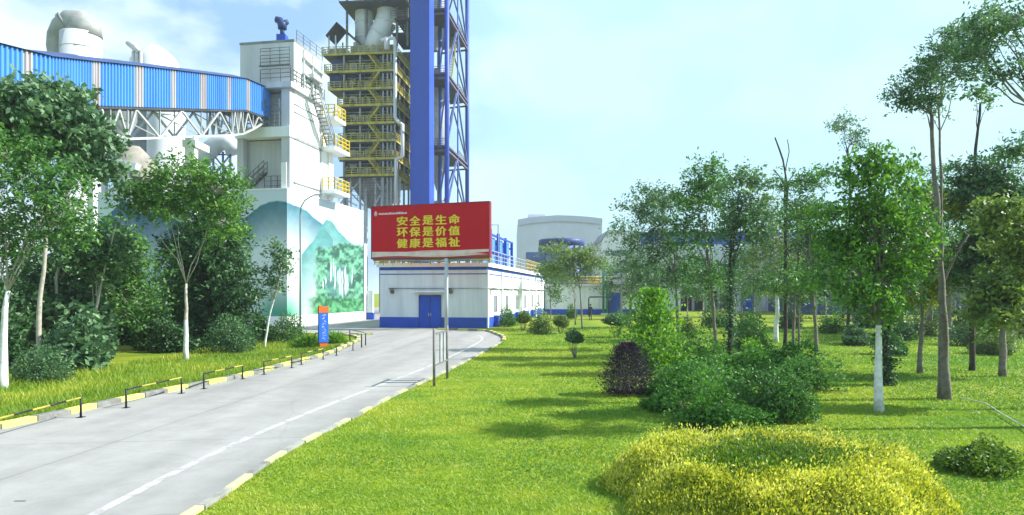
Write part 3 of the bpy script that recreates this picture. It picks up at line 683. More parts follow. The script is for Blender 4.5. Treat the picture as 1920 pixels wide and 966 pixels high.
for i in range(len(path)-1):
    for j in range(4):
        a, c = i+j/4, i+(j+1)/4-1e-6
        rf.add([gal_pt(a, -.01, -.2), gal_pt(c, -.01, -.2), gal_pt(c, -.16, 1.2), gal_pt(a, -.16, 1.2), gal_pt(c, -.01, 2.6), gal_pt(a, -.01, 2.6)], [(0,1,2,3), (3,2,4,5), (0,5,4,1)])
        fl.add([gal_pt(a, 1.0, -.02), gal_pt(c, 1.0, -.02), gal_pt(c, 1.0, 2.42), gal_pt(a, 1.0, 2.42), gal_pt(a, 1.06, -.02), gal_pt(c, 1.06, -.02), gal_pt(c, 1.06, 2.42), gal_pt(a, 1.06, 2.42)], [(0,1,2,3), (7,6,5,4), (0,4,5,1), (2,6,7,3)])
e = len(path)-1-1e-5
fl.add([gal_pt(e, 0, 0), gal_pt(e, 0, 2.4), gal_pt(e, 1, 2.4), gal_pt(e, 1, 0)], [(0, 1, 2, 3)], 1)
rf.build('roof', navy, gal); fl.build('floor', [darksteel, blue], gal)
tr = MB(); t0 = 2.15; t1 = 5.98; nn_ = 9
def tl(t): return 1.0+.72*min(1, max(0, (t1-t)/.95))*min(1, .2+(t-t0)/.35)
for side in (.1, 2.3):
    for i in range(nn_):
        a = t0+(t1-t0)*i/nn_; c = t0+(t1-t0)*(i+1)/nn_; mdl = (a+c)/2
        tr.bar(gal_pt(a, 1.06, side), gal_pt(mdl, tl(mdl)+.06, side), .13, .13); tr.bar(gal_pt(mdl, tl(mdl)+.06, side), gal_pt(c, 1.06, side), .13, .13)
        tr.bar(gal_pt(mdl, 1.06, side), gal_pt(mdl, tl(mdl)+.06, side), .08, .08)
        if i: tr.bar(gal_pt(pm, tl(pm)+.06, side), gal_pt(mdl, tl(mdl)+.06, side), .16, .16)
        else: pass
        pm = mdl
    tr.bar(gal_pt(pm, tl(pm)+.06, side), gal_pt(t1, 1.1, side), .16, .16)
for i in range(nn_):
    mdl = t0+(t1-t0)*(i+.5)/nn_; c = t0+(t1-t0)*i/nn_; tr.bar(gal_pt(mdl, tl(mdl)+.06, .1), gal_pt(mdl, tl(mdl)+.06, 2.3), .1, .1); tr.bar(gal_pt(mdl, tl(mdl)+.06, .1), gal_pt(c, 1.06, 2.3), .07, .07)
tr.build('truss', lightsteel, gal)
leg_ = MB()
p = gal_pt(2.05, 1.06, .3); leg_.box(p.x-.22, p.x+.1, p.y-.2, p.y+.2, 0, p.z); p2 = gal_pt(2.05, 1.06, 2.0); leg_.box(p2.x-.2, p2.x+.2, p2.y-.2, p2.y+.2, 0, p2.z); leg_.bar(p-Vector((0,0,4)), p2-Vector((0,0,4)), .2)
leg_.split('leg', white, gal)
leg_ = MB(); p = gal_pt(3.55, tl(3.55)+.06, .3); leg_.box(p.x-.35, p.x+.35, p.y-.2, p.y+.4, 0, p.z); leg_.box(p.x-.5, p.x+.5, p.y-.3, p.y+2, p.z-.8, p.z-.3); leg_.split('leg', white, gal)

# ---- silos and ducts left of the plant building
def at(px, py, Y, o): return P(px, py, Y)-o
def silo(name, label, px, Y, rpx, ytop, prof_extra=(), mat=lightsteel, cat='silo'):
    c = P(px, HY, Y); r_ = rpx/F*Y; zt = CAMZ+(HY-ytop)/F*Y; root = thing(name, label, cat, (c.x, c.y, 0))
    b = MB(); b.lathe([(r_, 0), (r_, zt)]+[(r_*f, zt+dz) for f, dz in prof_extra]+[(0.01, zt+(prof_extra[-1][1] if prof_extra else 0)+.05)], 32)
    for z in np.arange(zt-2, 4, -2.6): b.lathe([(r_+.002, z-.06), (r_+.05, z-.05), (r_+.05, z+.05), (r_+.002, z+.06)], 32)
    b.build('shell', mat, root); return root, c, r_, zt
whitesteel = paint('white_steel_shell', (.62, .64, .66), .5, .12, .3, streak=True)
dgrey = paint('duct_grey', (.30, .31, .30), .55, .2, .5)
root, c, r_, zt = silo('silo', 'white round silo crowned by a bent grey duct, behind the gallery', 152, 92, 35, 66, mat=whitesteel)
o3 = Vector((c.x, c.y, 0)); d = MB(); d.tube([at(*q, 92, o3) for q in ((157,72),(156,58),(148,48),(134,47),(120,55),(110,70),(106,88),(108,112),(112,140))], [2.25,2.2,2.05,1.9,1.65,1.4,1.2,1.05,1.0], 18)
for q, rr_ in (((128,50), 1.93), ((133,47.5), 2.0)):
    p = at(q[0], q[1], 92, o3); t_ = Vector((.75, 0, .55)).normalized(); d.tube([p-t_*.12, p+t_*.12], rr_, 18)
d.build('elbow_duct', dgrey, root)
root, c, r_, zt = silo('silo', 'white tank with a sloped top and two thin vent pipes above the gallery', 290, 100, 42, 118, ((.8, 1.0), (.25, 2.4)), whitesteel)
o3 = Vector((c.x, c.y, 0)); d = MB()
for q in (250, 264, 258): d.tube([at(q, 150, 96, o3), at(q, 96, 96, o3)], .22, 8)
d.tube([at(262, 98, 96, o3), at(252, 88, 96, o3), at(238, 80, 96, o3)], [.35, .5, .3], 8); d.split('vent_pipe', lightsteel, root)
root, c, r_, zt = silo('silo', 'pale grey cylindrical silo seen below the gallery truss, behind the middle tree', 312, 84, 33, 150, ((.6, 1.2),), whitesteel)
root, c, r_, zt = silo('silo', 'darker grey narrow silo left of the pale silo under the gallery', 268, 87, 24, 160, ((.5, .8),), greysteel)
hp = P(222, HY, 78); root = thing('hopper', 'grey cone shaped hopper with a dusty tan chute beneath the blue gallery', 'hopper', (hp.x, hp.y, 0)); o3 = Vector((hp.x, hp.y, 0))
z_ = lambda py, Y: CAMZ+(HY-py)/F*Y
d = MB(); d.lathe([(1.9, z_(190, 78)), (1.9, z_(225, 78)), (.55, z_(275, 78)), (.5, z_(290, 78))], 20); d.build('cone', greysteel, root)
d = MB(); d.bar(at(196, 302, 78, o3), at(258, 316, 78, o3), 1.0, 1.0); d.build('chute', white, root)
d = MB(); d.lathe([(2.2, z_(330, 78)), (2.3, z_(300, 78)), (1.4, z_(280, 78)), (.7, z_(268, 78))], 18, (.6, 2)); d.build('drum', paint('dust_tan', (.30, .28, .24), .9, .2, .6), root)
d = MB()
for px in (196, 240): d.bar(at(px, 550, 78, o3)-Vector((0,0,3)), at(px, 312, 78, o3), .5, .5)
stair(d, at(208, 365, 76, o3), at(232, 335, 76, o3), (0, .8, 0)); d.build('support', lightsteel, root)
dp = P(395, HY, 72); root = thing('inclined_duct', 'fat white bent duct leaning against the concrete building under the gallery', 'duct', (dp.x, dp.y, 0)); o3 = Vector((dp.x, dp.y, 0))
d = MB(); d.tube([at(*q, 72, o3) for q in ((350,330),(375,300),(395,280),(410,268),(424,266),(434,274),(440,286))], [1.0,.98,.95,.9,.85,.85,.85], 16); d.build('duct', whitesteel, root)
d = MB()
for px in (400, 418, 432): d.bar(at(px, 550, 72, o3)-Vector((0,0,3)), at(px, 285, 72, o3), .18, .18)
for a, c_ in (((400, 330), (432, 290)), ((432, 330), (400, 290)), ((400,290),(432,290)), ((400, 380), (432, 330))): d.bar(at(*a, 72, o3), at(*c_, 72, o3), .14, .14)
d.build('trestle', steelblue, root)

# ---- preheater tower with many railed decks
TY = 108.0; tc0 = P(737, HY, TY); th = thing('preheater_tower', 'tall grey process tower ringed by yellow railed walkways and topped by white ducts', 'tower', (tc0.x, tc0.y, 0), ROT*.6)
k_ = TY/F; Zt = lambda py: CAMZ+(HY-py)*k_
core = MB(); core.box(-8.2, -.6, 1.6, 9, Zt(330), Zt(90)); core.build('casing', paint('dusty_casing', (.10, .11, .12), .7, .25, .8), th)
core = MB(); v0, v1_ = Zt(330), Zt(384)
core.add([(-8.2,1.6,v0),(-.6,1.6,v0),(-.6,9,v0),(-8.2,9,v0),(-5.2,3.6,v1_),(-2.6,3.6,v1_),(-2.6,7,v1_),(-5.2,7,v1_)], [(0,4,5,1),(1,5,6,2),(2,6,7,3),(3,7,4,0),(4,7,6,5)]); core.build('hopper', greysteel, th)
decks = [(98, -11.4), (131, -11.0), (164, -10.4), (195, -8.9), (229, -8.7), (262, -8.7), (296, -8.7), (327, -7.6)]
for py, xl in decks:
    z = Zt(py); d = MB(); d.box(xl, .4, -.2, 1.59, z-.16, z, 0); d.box(-.59, .4, 1.6, 9.5, z-.16, z, 0)
    if xl < -9: d.box(xl, -8.3, 1.6, 5, z-.16, z, 0)
    d.box(xl, .43, -.24, -.2, z-.26, z+.10, 1); d.box(.4, .44, -.2, 9.5, z-.26, z+.10, 1)
    dk = d.build('deck', [darksteel, oldyellow], th)
    r = MB(); rail(r, (xl, -.2, z), (.4, -.2, z), 1.1, 1.0, .10, 0, 2); rail(r, (.4, -.2, z), (.4, 9.4, z), 1.1, 1.0, .10, 0, 2); rail(r, (xl, -.2, z), (xl, 1.5, z), 1.1, .8, .10, 0, 2)
    r.build('railing', oldyellow, dk)
st = MB(); flip = 0
for (pa, _), (pb, _) in zip(decks, decks[1:]):
    a, c_ = (-4.1, -2.0) if flip else (-2.0, -4.1); stair(st, (a, -.1, Zt(pb)), (c_, -.1, Zt(pa)), (0, .7, 0)); flip ^= 1
st.build('staircase', oldyellow, th)
cl = MB()
for x in (-7.9, -5.3, -1.6, -.9, -.3, .25): cl.box(x-.12, x+.12, -.05, .2, 0, Zt(95))
for x in (-8.3, -2.4): cl.box(x-.2, x+.2, 1.2, 1.58, 0, Zt(95))
for y in (3, 6, 9): cl.box(.0, .28, y-.14, y+.14, 0, Zt(95))
cl.split('column', greysteel, th)
hb = MB()
for i, (py, _) in enumerate(decks[:-1]):
    z = Zt(decks[i+1][0])
    for x, wd, h in ((-7.3, .9, 1.7), (-5.9, .7, 1.3), (-4.8, .6, 1.6), (-1.4, .7, 1.5)):
        hb.box(x, x+wd*random.uniform(.8, 1.3), 1.0, 1.59, z+.1, z+h*random.uniform(.8, 1.1))
    hb.tube([(-7.6, .9, z+1.9), (-1.0, .9, z+1.9)], .09, 6)
hb.split('access_hatch', paint('pale_hatch', (.36, .38, .38), .6, .2, 1), th)
hb = MB()
for i in range(26):
    x = random.uniform(-8, -.6); i0 = random.randrange(7); z = Zt(decks[i0+1][0])
    hb.tube([(x, 1.3, z), (x, 1.3, z+random.uniform(1, 2.6))], random.uniform(.06, .16), 6)
for i in range(10):
    y = random.uniform(1.8, 9); z = Zt(decks[random.randrange(7)+1][0]); hb.box(-.58, -.1, y, y+random.uniform(.5, 1.2), z, z+random.uniform(.9, 2.0))
hb.build('pipework', lightsteel, th)
sv = MB(); sv.box(-10.6, -8.6, 1.0, 4.5, Zt(155), Zt(134)); sv.box(-10.2, -8.5, 1.0, 4, Zt(125), Zt(104)); sv.split('cabin', navy, th)
sl_ = MB(); sl_.box(-7.0, -.2, .5, 1.2, Zt(95), Zt(82)); sl_.box(-10.8, -7.8, .6, 2.4, Zt(98), Zt(84)); sl_.split('equipment_box', greysteel, th)
lg = MB()
for a, c_ in (((-9.0, 384), (-5.0, 330)), ((-5, 384), (-9, 335)), ((-3.2, 384), (-.3, 330)), ((-.3, 384), (-3.4, 332)), ((-7, 390), (-7, 330)), ((.2, 390), (.2, 330)), ((-3, 386), (-3, 330)), ((-9.6, 360), (-6, 384)), ((-2, 386), (-2, 332))):
    lg.bar((a[0], .6, Zt(a[1])), (c_[0], .6, Zt(c_[1])), .22, .22)
for x in (-8.4, -5.2, -2, .2): lg.bar((x, 2.5, 0), (x, 2.5, Zt(330)), .5, .5)
lg.split('brace', lightsteel, th)
fr = MB()
for py in (341, 352, 362, 375): rail(fr, (-8.8, .2, Zt(py)), (.4, .2, Zt(py)), .8, 1.0, .07, 0, 1)
fr.build('lower_railing', dirtysteel, th)
cn = MB(); zc = Zt(70)
L_, R_, M_ = (610-737)*k_, (672-737)*k_, (631-737)*k_; zl, zr, zm = Zt(64), Zt(77), Zt(40)
cn.add([(L_,-.8,zl),(M_,-.8,zm),(R_,-.8,zr),(L_,3.6,zl),(M_,3.6,zm),(R_,3.6,zr),(L_,-.8,zl-.18),(M_,-.8,zm-.18),(R_,-.8,zr-.18),(L_,3.6,zl-.18),(M_,3.6,zm-.18),(R_,3.6,zr-.18)], [(0,1,4,3),(1,2,5,4),(9,10,7,6),(10,11,8,7),(0,6,7,1),(1,7,8,2),(3,4,10,9),(4,5,11,10)]); cn.build('canopy', darksteel, th)
cn = MB()
for x in (-10.3, -9.2, -7.3):
    cn.box(x-.09, x+.09, -.2, 0, Zt(98), zc+.6); cn.box(x-.09, x+.09, 3, 3.2, Zt(98), zc+.6)
cn.split('canopy_post', lightsteel, th)
Lx = lambda px: (px-737)*k_
d = MB(); d.tube([(Lx(671), 2.6, Zt(85)), (Lx(671), 2.6, Zt(-45))], 1.42, 18)
for py in (58, 30, 5): d.tube([(Lx(671), 2.6, Zt(py)-.08), (Lx(671), 2.6, Zt(py)+.08)], 1.5, 18)
d.build('riser_duct', whitesteel, th)
d = MB(); q = [(Lx(688), 2.0, Zt(88)), (Lx(694), 2.0, Zt(72)), (Lx(703), 2.0, Zt(54)), (Lx(714), 2.0, Zt(36)), (Lx(718), 2.2, Zt(20)), (Lx(719), 2.4, Zt(0)), (Lx(719), 2.4, Zt(-45))]
d.tube(q, [1.55, 1.6, 1.65, 1.68, 1.68, 1.68, 1.68], 18)
for i in (2, 3, 5): a = Vector(q[i]); t_ = (Vector(q[i+1])-a).normalized(); d.tube([a-t_*.09, a+t_*.09], 1.75, 18)
d.build('bent_duct', whitesteel, th)
d = MB(); d.tube([(Lx(716), -.5, Zt(78)), (Lx(725), -.5, Zt(74)), (Lx(741), -.5, Zt(74)), (Lx(743), -.6, Zt(80)), (Lx(743), -.6, Zt(222)), (Lx(748), -.6, Zt(230)), (Lx(757), -.6, Zt(236)), (Lx(757), -.6, Zt(294)), (Lx(745), -.6, Zt(300)), (Lx(745), -.6, Zt(383))], .28, 10)
d.tube([(Lx(727), -.5, Zt(75)), (Lx(727), -.5, Zt(95))], .45, 10); d.build('downpipe', whitesteel, th)
d = MB(); d.box(-8.2, 2.4, -1.4, 6, Zt(8), Zt(5)); d.box(-7.6, 3, 2, 7, Zt(-2), Zt(-12)); d.box(.2, 3.2, .2, 8, Zt(36), Zt(33)); d.box(-.5, 3.6, 1.2, 8, Zt(60), Zt(56))
d.split('upper_deck', darksteel, th)
d = MB(); rail(d, (-8.2, -1.4, Zt(5)), (2.4, -1.4, Zt(5)), 1.1, 1.2, .08, 0, 2); rail(d, (-.4, .1, Zt(33)), (3.2, .1, Zt(33)), 1.1, 1, .08, 0, 2); rail(d, (-.5, 1.1, Zt(56)), (2.6, 1.1, Zt(56)), 1.1, 1, .08, 0, 2)
for x in (-7.8, -4.6, .3, 2): d.box(x-.15, x+.15, 1, 1.3, Zt(82), Zt(-20))
d.build('upper_railing', dirtysteel, th)
d = MB(); d.box(-3.0, 2.2, 10, 15, Zt(330), Zt(56)); d.build('rear_casing', dirtysteel, th)

# loose clutter on the decks: cable trays, ducts, lamps
cb = MB(); random.seed(21)
for i in range(60):
    i0 = random.randrange(1, 8); z = Zt(decks[i0][0]); x = random.uniform(-8.4, .2); h = random.uniform(.6, 2.4)
    if i % 3: cb.box(x, x+random.uniform(.15, .6), .3, .9, z, z+h*.6)
    else: cb.bar((x, .2, z), (x+random.uniform(-1.5, 1.5), .2, z+2.6), .09, .09)
for i0 in range(1, 8): z = Zt(decks[i0][0]); cb.bar((-8.6, -.05, z-.35), (.3, -.05, z-.35), .12, .25)
for i0 in range(7):
    z0_, z1_ = Zt(decks[i0+1][0]), Zt(decks[i0][0])
    for xa, xb in ((-8.2, -5.3), (-5.3, -2.4), (-2.4, .2)): cb.bar((xa, 1.35, z0_), (xb, 1.35, z1_), .12, .12); cb.bar((xb, 1.35, z0_), (xa, 1.35, z1_), .12, .12)
    cb.box(-8.2, -.6, 1.45, 1.55, z1_-.6, z1_-.17)
cb.build('deck_fitting', darksteel, th); random.seed(7)
# ---- blue lift shaft and the open blue frame beside it
BY = 103.0; s0 = P(805, HY, BY); sh = thing('lift_shaft', 'plain deep blue square lift shaft standing right of the railed tower', 'tower', (s0.x, s0.y, 0), ROT)
b = MB(); wv = 37/F*BY*1.012; b.box(-wv, 0, 0, 2.5, 0, 62); b.build('shaft', towerblue, sh)
b = MB()
for z in np.arange(6, 60, 11.2): b.box(-wv-.012, .012, -.012, 2.512, z-.05, z+.05)
b.build('seam', blue, sh)
fa = P(838, HY, 106); fB = P(876, HY, 122); fr_ = thing('steel_frame', 'open blue steel frame with diagonal braces and rusty floor beams beside the blue shaft', 'frame', (fa.x, fa.y, 0))
vB = (fB-fa); vB.z = 0; hw = Vector((-2.6, .5, 0)); far = Vector((-5.2, 1.9, 0))
b = MB()
for base in (Vector((0,0,0)), vB, vB*.5): b.tube([base, base+Vector((0,0,60))], .36 if base.length < 1 or base == vB else .12, 10)
for base in (far, far+vB, hw+vB*.4): b.tube([base, base+Vector((0,0,60))], .3, 8)
b.split('column', towerblue, fr_)
levels = [CAMZ+(HY-y)/F*106 for y in (390, 273, 137, 16, -105)]
bm_ = MB(); dc = MB(); dg = MB(); rr2 = MB()
for i, z in enumerate(levels):
    Z = Vector((0, 0, z))
    for dz, mi in ((0, 0), (-.75, 0)):
        bm_.bar(Z+Vector((0,0,dz)), vB*1.03+Z+Vector((0,0,dz)), .35, .25, mi); bm_.bar(Z+Vector((0,0,dz)), hw+Z+Vector((0,0,dz)), .3, .25, mi); bm_.bar(vB+Z+Vector((0,0,dz)), far+vB+Z+Vector((0,0,dz)), .3, .25, mi)
    dc.add([Z+far, Z+Vector((0,0,0)), Z+vB, Z+far+vB, Z+far-Vector((0,0,.15)), Z-Vector((0,0,.15)), Z+vB-Vector((0,0,.15)), Z+far+vB-Vector((0,0,.15))], [(0,1,2,3), (7,6,5,4), (0,4,5,1), (1,5,6,2), (2,6,7,3)])
    rail(rr2, Z+vB*.5, Z+vB+Vector((-.3,0,0)), 1.1, 1.4, .08, 0, 2); rail(rr2, Z+hw, Z+Vector((-.3,0,0)), 1.1, 1.2, .08, 0, 2); rail(rr2, Z+vB, Z+far+vB, 1.1, 1.4, .08, 0, 2)
    if i < len(levels)-1:
        zt2 = Vector((0, 0, levels[i+1]-.8)); ap = vB*.45+zt2
        dg.bar(Z, ap, .28, .28); dg.bar(vB+Z, ap, .28, .28); dg.bar(far+vB+Z, far*.5+vB+zt2, .25, .25); dg.bar(vB+Z, far*.5+vB+zt2, .25, .25); dg.bar(hw+Z+vB*.3, zt2*1.0, .2, .2)
bm_.split('floor_beam', [redrust if False else paint('weathered_beam', (.13, .13, .24), .7, .3, .7, dirt=(.13, .07, .06))], fr_); dc.split('floor_deck', darksteel, fr_); dg.split('brace', steelblue, fr_); rr2.build('railing', dirtysteel, fr_)
vs_ = MB(); cc = hw*1.15+vB*.5
vs_.lathe([(.3, 20), (1.9, 25), (1.9, 36), (.8, 40)], 18, (cc.x-.3, cc.y)); vs_.lathe([(.5, 9), (1.6, 13), (1.6, 18)], 16, (cc.x, cc.y)); vs_.lathe([(.6, 43), (2.0, 46), (2.0, 60)], 18, (cc.x-1, cc.y))
vs_.split('vessel', lightsteel, fr_)
yb = MB(); stair(yb, cc+Vector((1.2, -2, levels[2])), cc+Vector((1.8, 3, levels[3])), (.8, 0, 0)); yb.build('staircase', oldyellow, fr_)

# ---- pump house under the hoarding
PX, PY = -2.18, 59.2
ph = thing('pump_house', 'long low white flat roofed building with blue base band and blue door', 'building', (PX, PY, 0), ROT)
FW, DL = 9.55, 39.0
shade_white = paint('cream_white_plaster', (.75, .77, .80), .75, .11, .7, streak=True)
b = MB(); b.box(-FW, 0, 0, DL, 0, 5.0); b.build('wall', shade_white, ph)
b = MB()
for i in range(7): y = 1.0+i*(DL-1.3)/6.6; b.box(.003, .14, y-.2 if i else .02, y+.2 if i else .42, .02, 4.98)
b.box(.003, .10, 0, DL, 3.35, 3.52); b.split('pilaster', white, ph)
b = MB(); b.box(-FW-.035, .035, -.035, DL, .01, .92); b.build('plinth', blue, ph)
b = MB()
for y in (3.6, 9.4, 15, 20.7, 26.4): b.box(.036, .30, y-.5, y+.5, 0, 1.0)
b.split('plinth_block', blue, ph)
b = MB(); b.box(-FW-.03, .03, -.03, DL, 5.02, 5.27); b.box(-FW-.03, .03, -.03, DL, 4.62, 4.70); b.build('stripe', blue, ph)
b = MB(); b.box(-FW-.25, .25, -.25, DL+.2, 5.28, 5.62); b.box(-FW+.1, -.1, .1, DL-.1, 5.0, 5.281); b.build('roof_slab', white, ph)
b = MB(); b.box(-5.95, -4.02, -.07, -.002, .0, 2.78); do = b.build('door', blue, ph)
b = MB()
for x in (-5.96, -4.985, -4.01): b.box(x-.03, x+.03, -.10, -.07, 0, 2.8)
b.box(-5.98, -3.98, -.10, -.07, 2.76, 2.84); b.build('door_frame', navy, do)
b = MB(); b.box(-5.10, -5.05, -.15, -.07, 1.0, 1.3); b.box(-4.92, -4.87, -.15, -.07, 1.0, 1.3); b.split('handle', lightsteel, do)
b = MB(); b.box(-6.45, -3.45, -.85, -.04, 3.08, 3.2); b.build('door_canopy', white, ph)
b = MB(); b.tube([(-FW+.8, -.09, 3.42), (0.05, -.09, 3.42)], .035, 6); b.tube([(.16, .0, 3.42), (.16, DL, 3.44)], .03, 6); b.build('conduit', greysteel, ph)
for x in (-8.35, -3.1):
    l = MB(); l.box(x-.22, x+.02, -.3, -.06, 3.24, 3.45); l.tube([(x, -.2, 3.3), (x+.1, -.5, 3.1)], [.13, .2], 8); l.build('wall_lamp', dirtysteel, ph)
for i in range(6):
    l = MB(); y = 1.9+i*5.7; l.bar((.14, y, 3.42), (.75, y-.25, 3.34), .3, .14); l.build('wall_lamp', greysteel, ph)
for i in range(6):
    y = 3.6+i*5.72; wn_ = MB(); wn_.box(.003, .07, y-.86, y+.86, 1.1, 2.95)
    fr2 = wn_.build('window', white, ph); pn = MB(); pn.box(.04, .075, y-.66, y-.06, 1.3, 2.8); pn.box(.04, .075, y+.06, y+.66, 1.3, 2.8); pn.build('pane', glass, fr2)
r = MB(); rail(r, (.05, .0, 5.62), (.05, DL, 5.62), 1.15, 1.6, .06, 0, 2); r.build('side_railing', lightsteel, ph)
r = MB(); rail(r, (-FW, 1.8, 5.62), (-.2, 1.8, 5.62), .7, 1.0, .07, 0, 1); r.build('front_railing', oldyellow, ph)
r = MB(); rail(r, (.08, DL*.55, 5.62), (.08, DL, 5.62), 1.3, 1.4, .07, 0, 2); rail(r, (-4, DL-.2, 5.62), (.08, DL-.2, 5.62), 1.3, 1.4, .07, 0, 2); r.build('rear_railing', yellow, ph)
# blue pump sets on its roof
pe = thing('roof_equipment', 'tall blue framed equipment racks standing on the low building roof', 'equipment', (PX-.25, PY+5, 5.62), ROT)
b = MB()
for y in (0, 4, 8, 12, 16):
    for x in (-.4, -1.8): b.box(x-.14, x+.14, y-.14, y+.14, 0, 3.9-.04*y)
    b.box(-1.95, -.25, y-.12, y+.12, 2.4, 2.6)
for x in (-.4, -1.8): b.box(x-.1, x+.1, 0, 16, 3.1, 3.28); b.box(x-.1, x+.1, 0, 16, 1.5, 1.66)
b.build('rack', blue, pe)
b = MB()
for y in (1, 5, 9, 13): b.box(-1.6, -.55, y, y+2.1, .2, 3.0)
b.split('panel', skyblue, pe)
b = MB()
for y in (-.6, 7): b.tube([(-.2, y, 0), (-.2, y, 4.4), (-2.2, y, 4.4)], .07, 6)
b.split('pipe', greysteel, pe)
cp = thing('roof_shelter', 'small grey sloped canopy on posts at the middle of the low roof', 'canopy', (PX+.1, PY+19.5, 5.62), ROT)
b = MB(); b.add([(-2.4,-1.6,3.0),(.5,-1.6,2.75),(.5,1.8,2.75),(-2.4,1.8,3.0),(-2.4,-1.6,3.15),(.5,-1.6,2.9),(.5,1.8,2.9),(-2.4,1.8,3.15)], [(3,2,1,0),(4,5,6,7),(0,1,5,4),(1,2,6,5),(2,3,7,6),(3,0,4,7)]); b.build('roof', greysteel, cp)
b = MB()
for x in (-2.1, -.1):
    for y in (-1.2, 1.4): b.box(x-.08, x+.08, y-.08, y+.08, 0, 2.9)
b.split('post', lightsteel, cp)

# ---- things behind the lawn
HYY = 172.0; hh = P(971, HY, HYY); hall = thing('arched_hall', 'big pale windowless hall with a shallow arched roof, farthest behind the lawn', 'building', (hh.x, hh.y, 0))
kx = HYY/F; prof = [(0, 413), (20, 409.5), (45, 407), (74, 405), (105, 406), (132, 408), (158, 411)]
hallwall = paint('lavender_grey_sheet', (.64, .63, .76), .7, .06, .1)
b = MB(); zz = lambda py: CAMZ+(HY-py)*kx
pts = [(x*kx, zz(y)) for x, y in prof]
for (xa, za), (xb, zb) in zip(pts, pts[1:]): b.add([(xa,0,0),(xb,0,0),(xb,0,zb),(xa,0,za),(xa,50,0),(xb,50,0),(xb,50,zb),(xa,50,za)], [(0,1,2,3),(7,6,5,4)])
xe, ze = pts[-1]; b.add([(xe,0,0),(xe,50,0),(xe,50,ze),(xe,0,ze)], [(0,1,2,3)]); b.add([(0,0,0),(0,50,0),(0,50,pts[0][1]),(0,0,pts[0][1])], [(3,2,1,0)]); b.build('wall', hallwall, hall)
b = MB()
for (xa, za), (xb, zb) in zip(pts, pts[1:]):
    b.add([(xa,-.35,za-1.35),(xb,-.35,zb-1.35),(xb,-.35,zb+.15),(xa,-.35,za+.15),(xb,51,zb+.15),(xa,51,za+.15)], [(0,1,2,3),(3,2,4,5)])
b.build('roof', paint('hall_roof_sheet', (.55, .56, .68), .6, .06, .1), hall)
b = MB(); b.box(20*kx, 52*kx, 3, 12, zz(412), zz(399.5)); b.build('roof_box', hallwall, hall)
TYY = 140.; tk = P(1053, HY, TYY); tank = thing('round_tank', 'wide dark blue round tank with a rim, in front of the arched hall', 'tank', (tk.x, tk.y, 0)); kx = TYY/F
zz = lambda py: CAMZ+(HY-py)*TYY/F
b = MB(); b.lathe([(4.5, 0), (4.5, zz(463)), (3.0, zz(459))], 36); b.build('shell', steelblue, tank)
b = MB(); b.lathe([(4.2, zz(462)), (4.6, zz(461)), (4.65, zz(451)), (4.4, zz(449.5)), (0.01, zz(448.5))], 36); b.build('rim', navy, tank)
b = MB(); b.box(-7.2, -4.0, -2, 4, 0, zz(474)); b.box(4.3, 8, -2, 5, 0, zz(500)); b.split('lean_to', steelblue, tank)
b = MB()
for a in np.arange(0, 2*PI, PI/9): b.bar((4.55*math.cos(a), 4.55*math.sin(a), 0), (4.55*math.cos(a), 4.55*math.sin(a), zz(463)), .25, .25)
b.build('rib', navy, tank)
LYY = 97.; l0 = P(1022, HY, LYY); lb = thing('service_building', 'low white building with dark blue base and roof pipes behind the walking person', 'building', (l0.x, l0.y, 0)); kx = LYY/F
X = lambda px: (px-1022)*kx; zz = lambda py: CAMZ+(HY-py)*LYY/F
b = MB(); b.box(0, X(1193), 0, 10, 0, zz(536)); b.build('wall', shade_white, lb)
b = MB(); b.box(-.03, X(1193)+.03, -.04, 10, .01, zz(580)); b.build('plinth', blue, lb)
b = MB(); b.box(-.5, X(1193)+.5, -.6, 10.4, zz(536)+.002, zz(532.5)); b.build('roof', offwhite, lb)
b = MB(); b.box(X(1136), X(1165), -.14, -.041, 0, zz(549)); b.box(X(1150)-.04, X(1150)+.04, -.18, -.14, 0, zz(549)); b.build('door', blue, lb)
b = MB(); b.box(X(1098), X(1122), -.10, -.002, zz(578), zz(560)); b.build('window', white, lb)
b = MB()
for z in (zz(529), zz(524), zz(519)): b.tube([(X(1005), .5, z), (X(1150), .5, z)], .1, 6)
for px in range(1006, 1150, 8): b.bar((X(px), .5, zz(533)), (X(px), .5, zz(514)), .08, .08)
b.build('roof_railing', oldyellow, lb)
b = MB(); b.box(X(1108), X(1126), 1, 3, zz(533), zz(521)); b.build('roof_unit', paint('ochre_paint', (.55, .30, .06), .6, .2, 1), lb)
gp_ = thing('green_pipe_post', 'pair of tall green standpipes beside the blue door', 'pipe', (l0.x+X(1133), l0.y-1.2, 0))
b = MB()
for x in (-.28, .25): b.tube([(x, 0, 0), (x, 0, zz(492))], .17, 10)
b.bar((-.28, 0, 2.5), (.25, 0, 2.5), .1); b.build('pipe', paint('green_pipe_paint', (.02, .20, .13), .5, .15, 1), gp_)
b = MB(); b.box(-.6, .6, -.25, .25, 0, .25); b.build('footing', concrete, gp_)
gf = thing('pipe_hoop', 'low black pipe hoop frame around the path entrance by the person', 'barrier', (l0.x+X(1116), l0.y-4, 0)); b = MB()
b.tube([(-1.35,0,0),(-1.35,0,2.3),(-1.2,0,2.5),(1.15,0,2.5),(1.35,0,2.3),(1.35,0,0)], .08, 8); b.build('hoop', black, gf)
wb3 = P(1128, HY, 118); w3 = thing('white_block', 'plain tall white block with a sloped roof edge right of the arched hall', 'building', (wb3.x, wb3.y, 0)); k3 = 118/F
b = MB(); z3 = lambda py: CAMZ+(HY-py)*k3
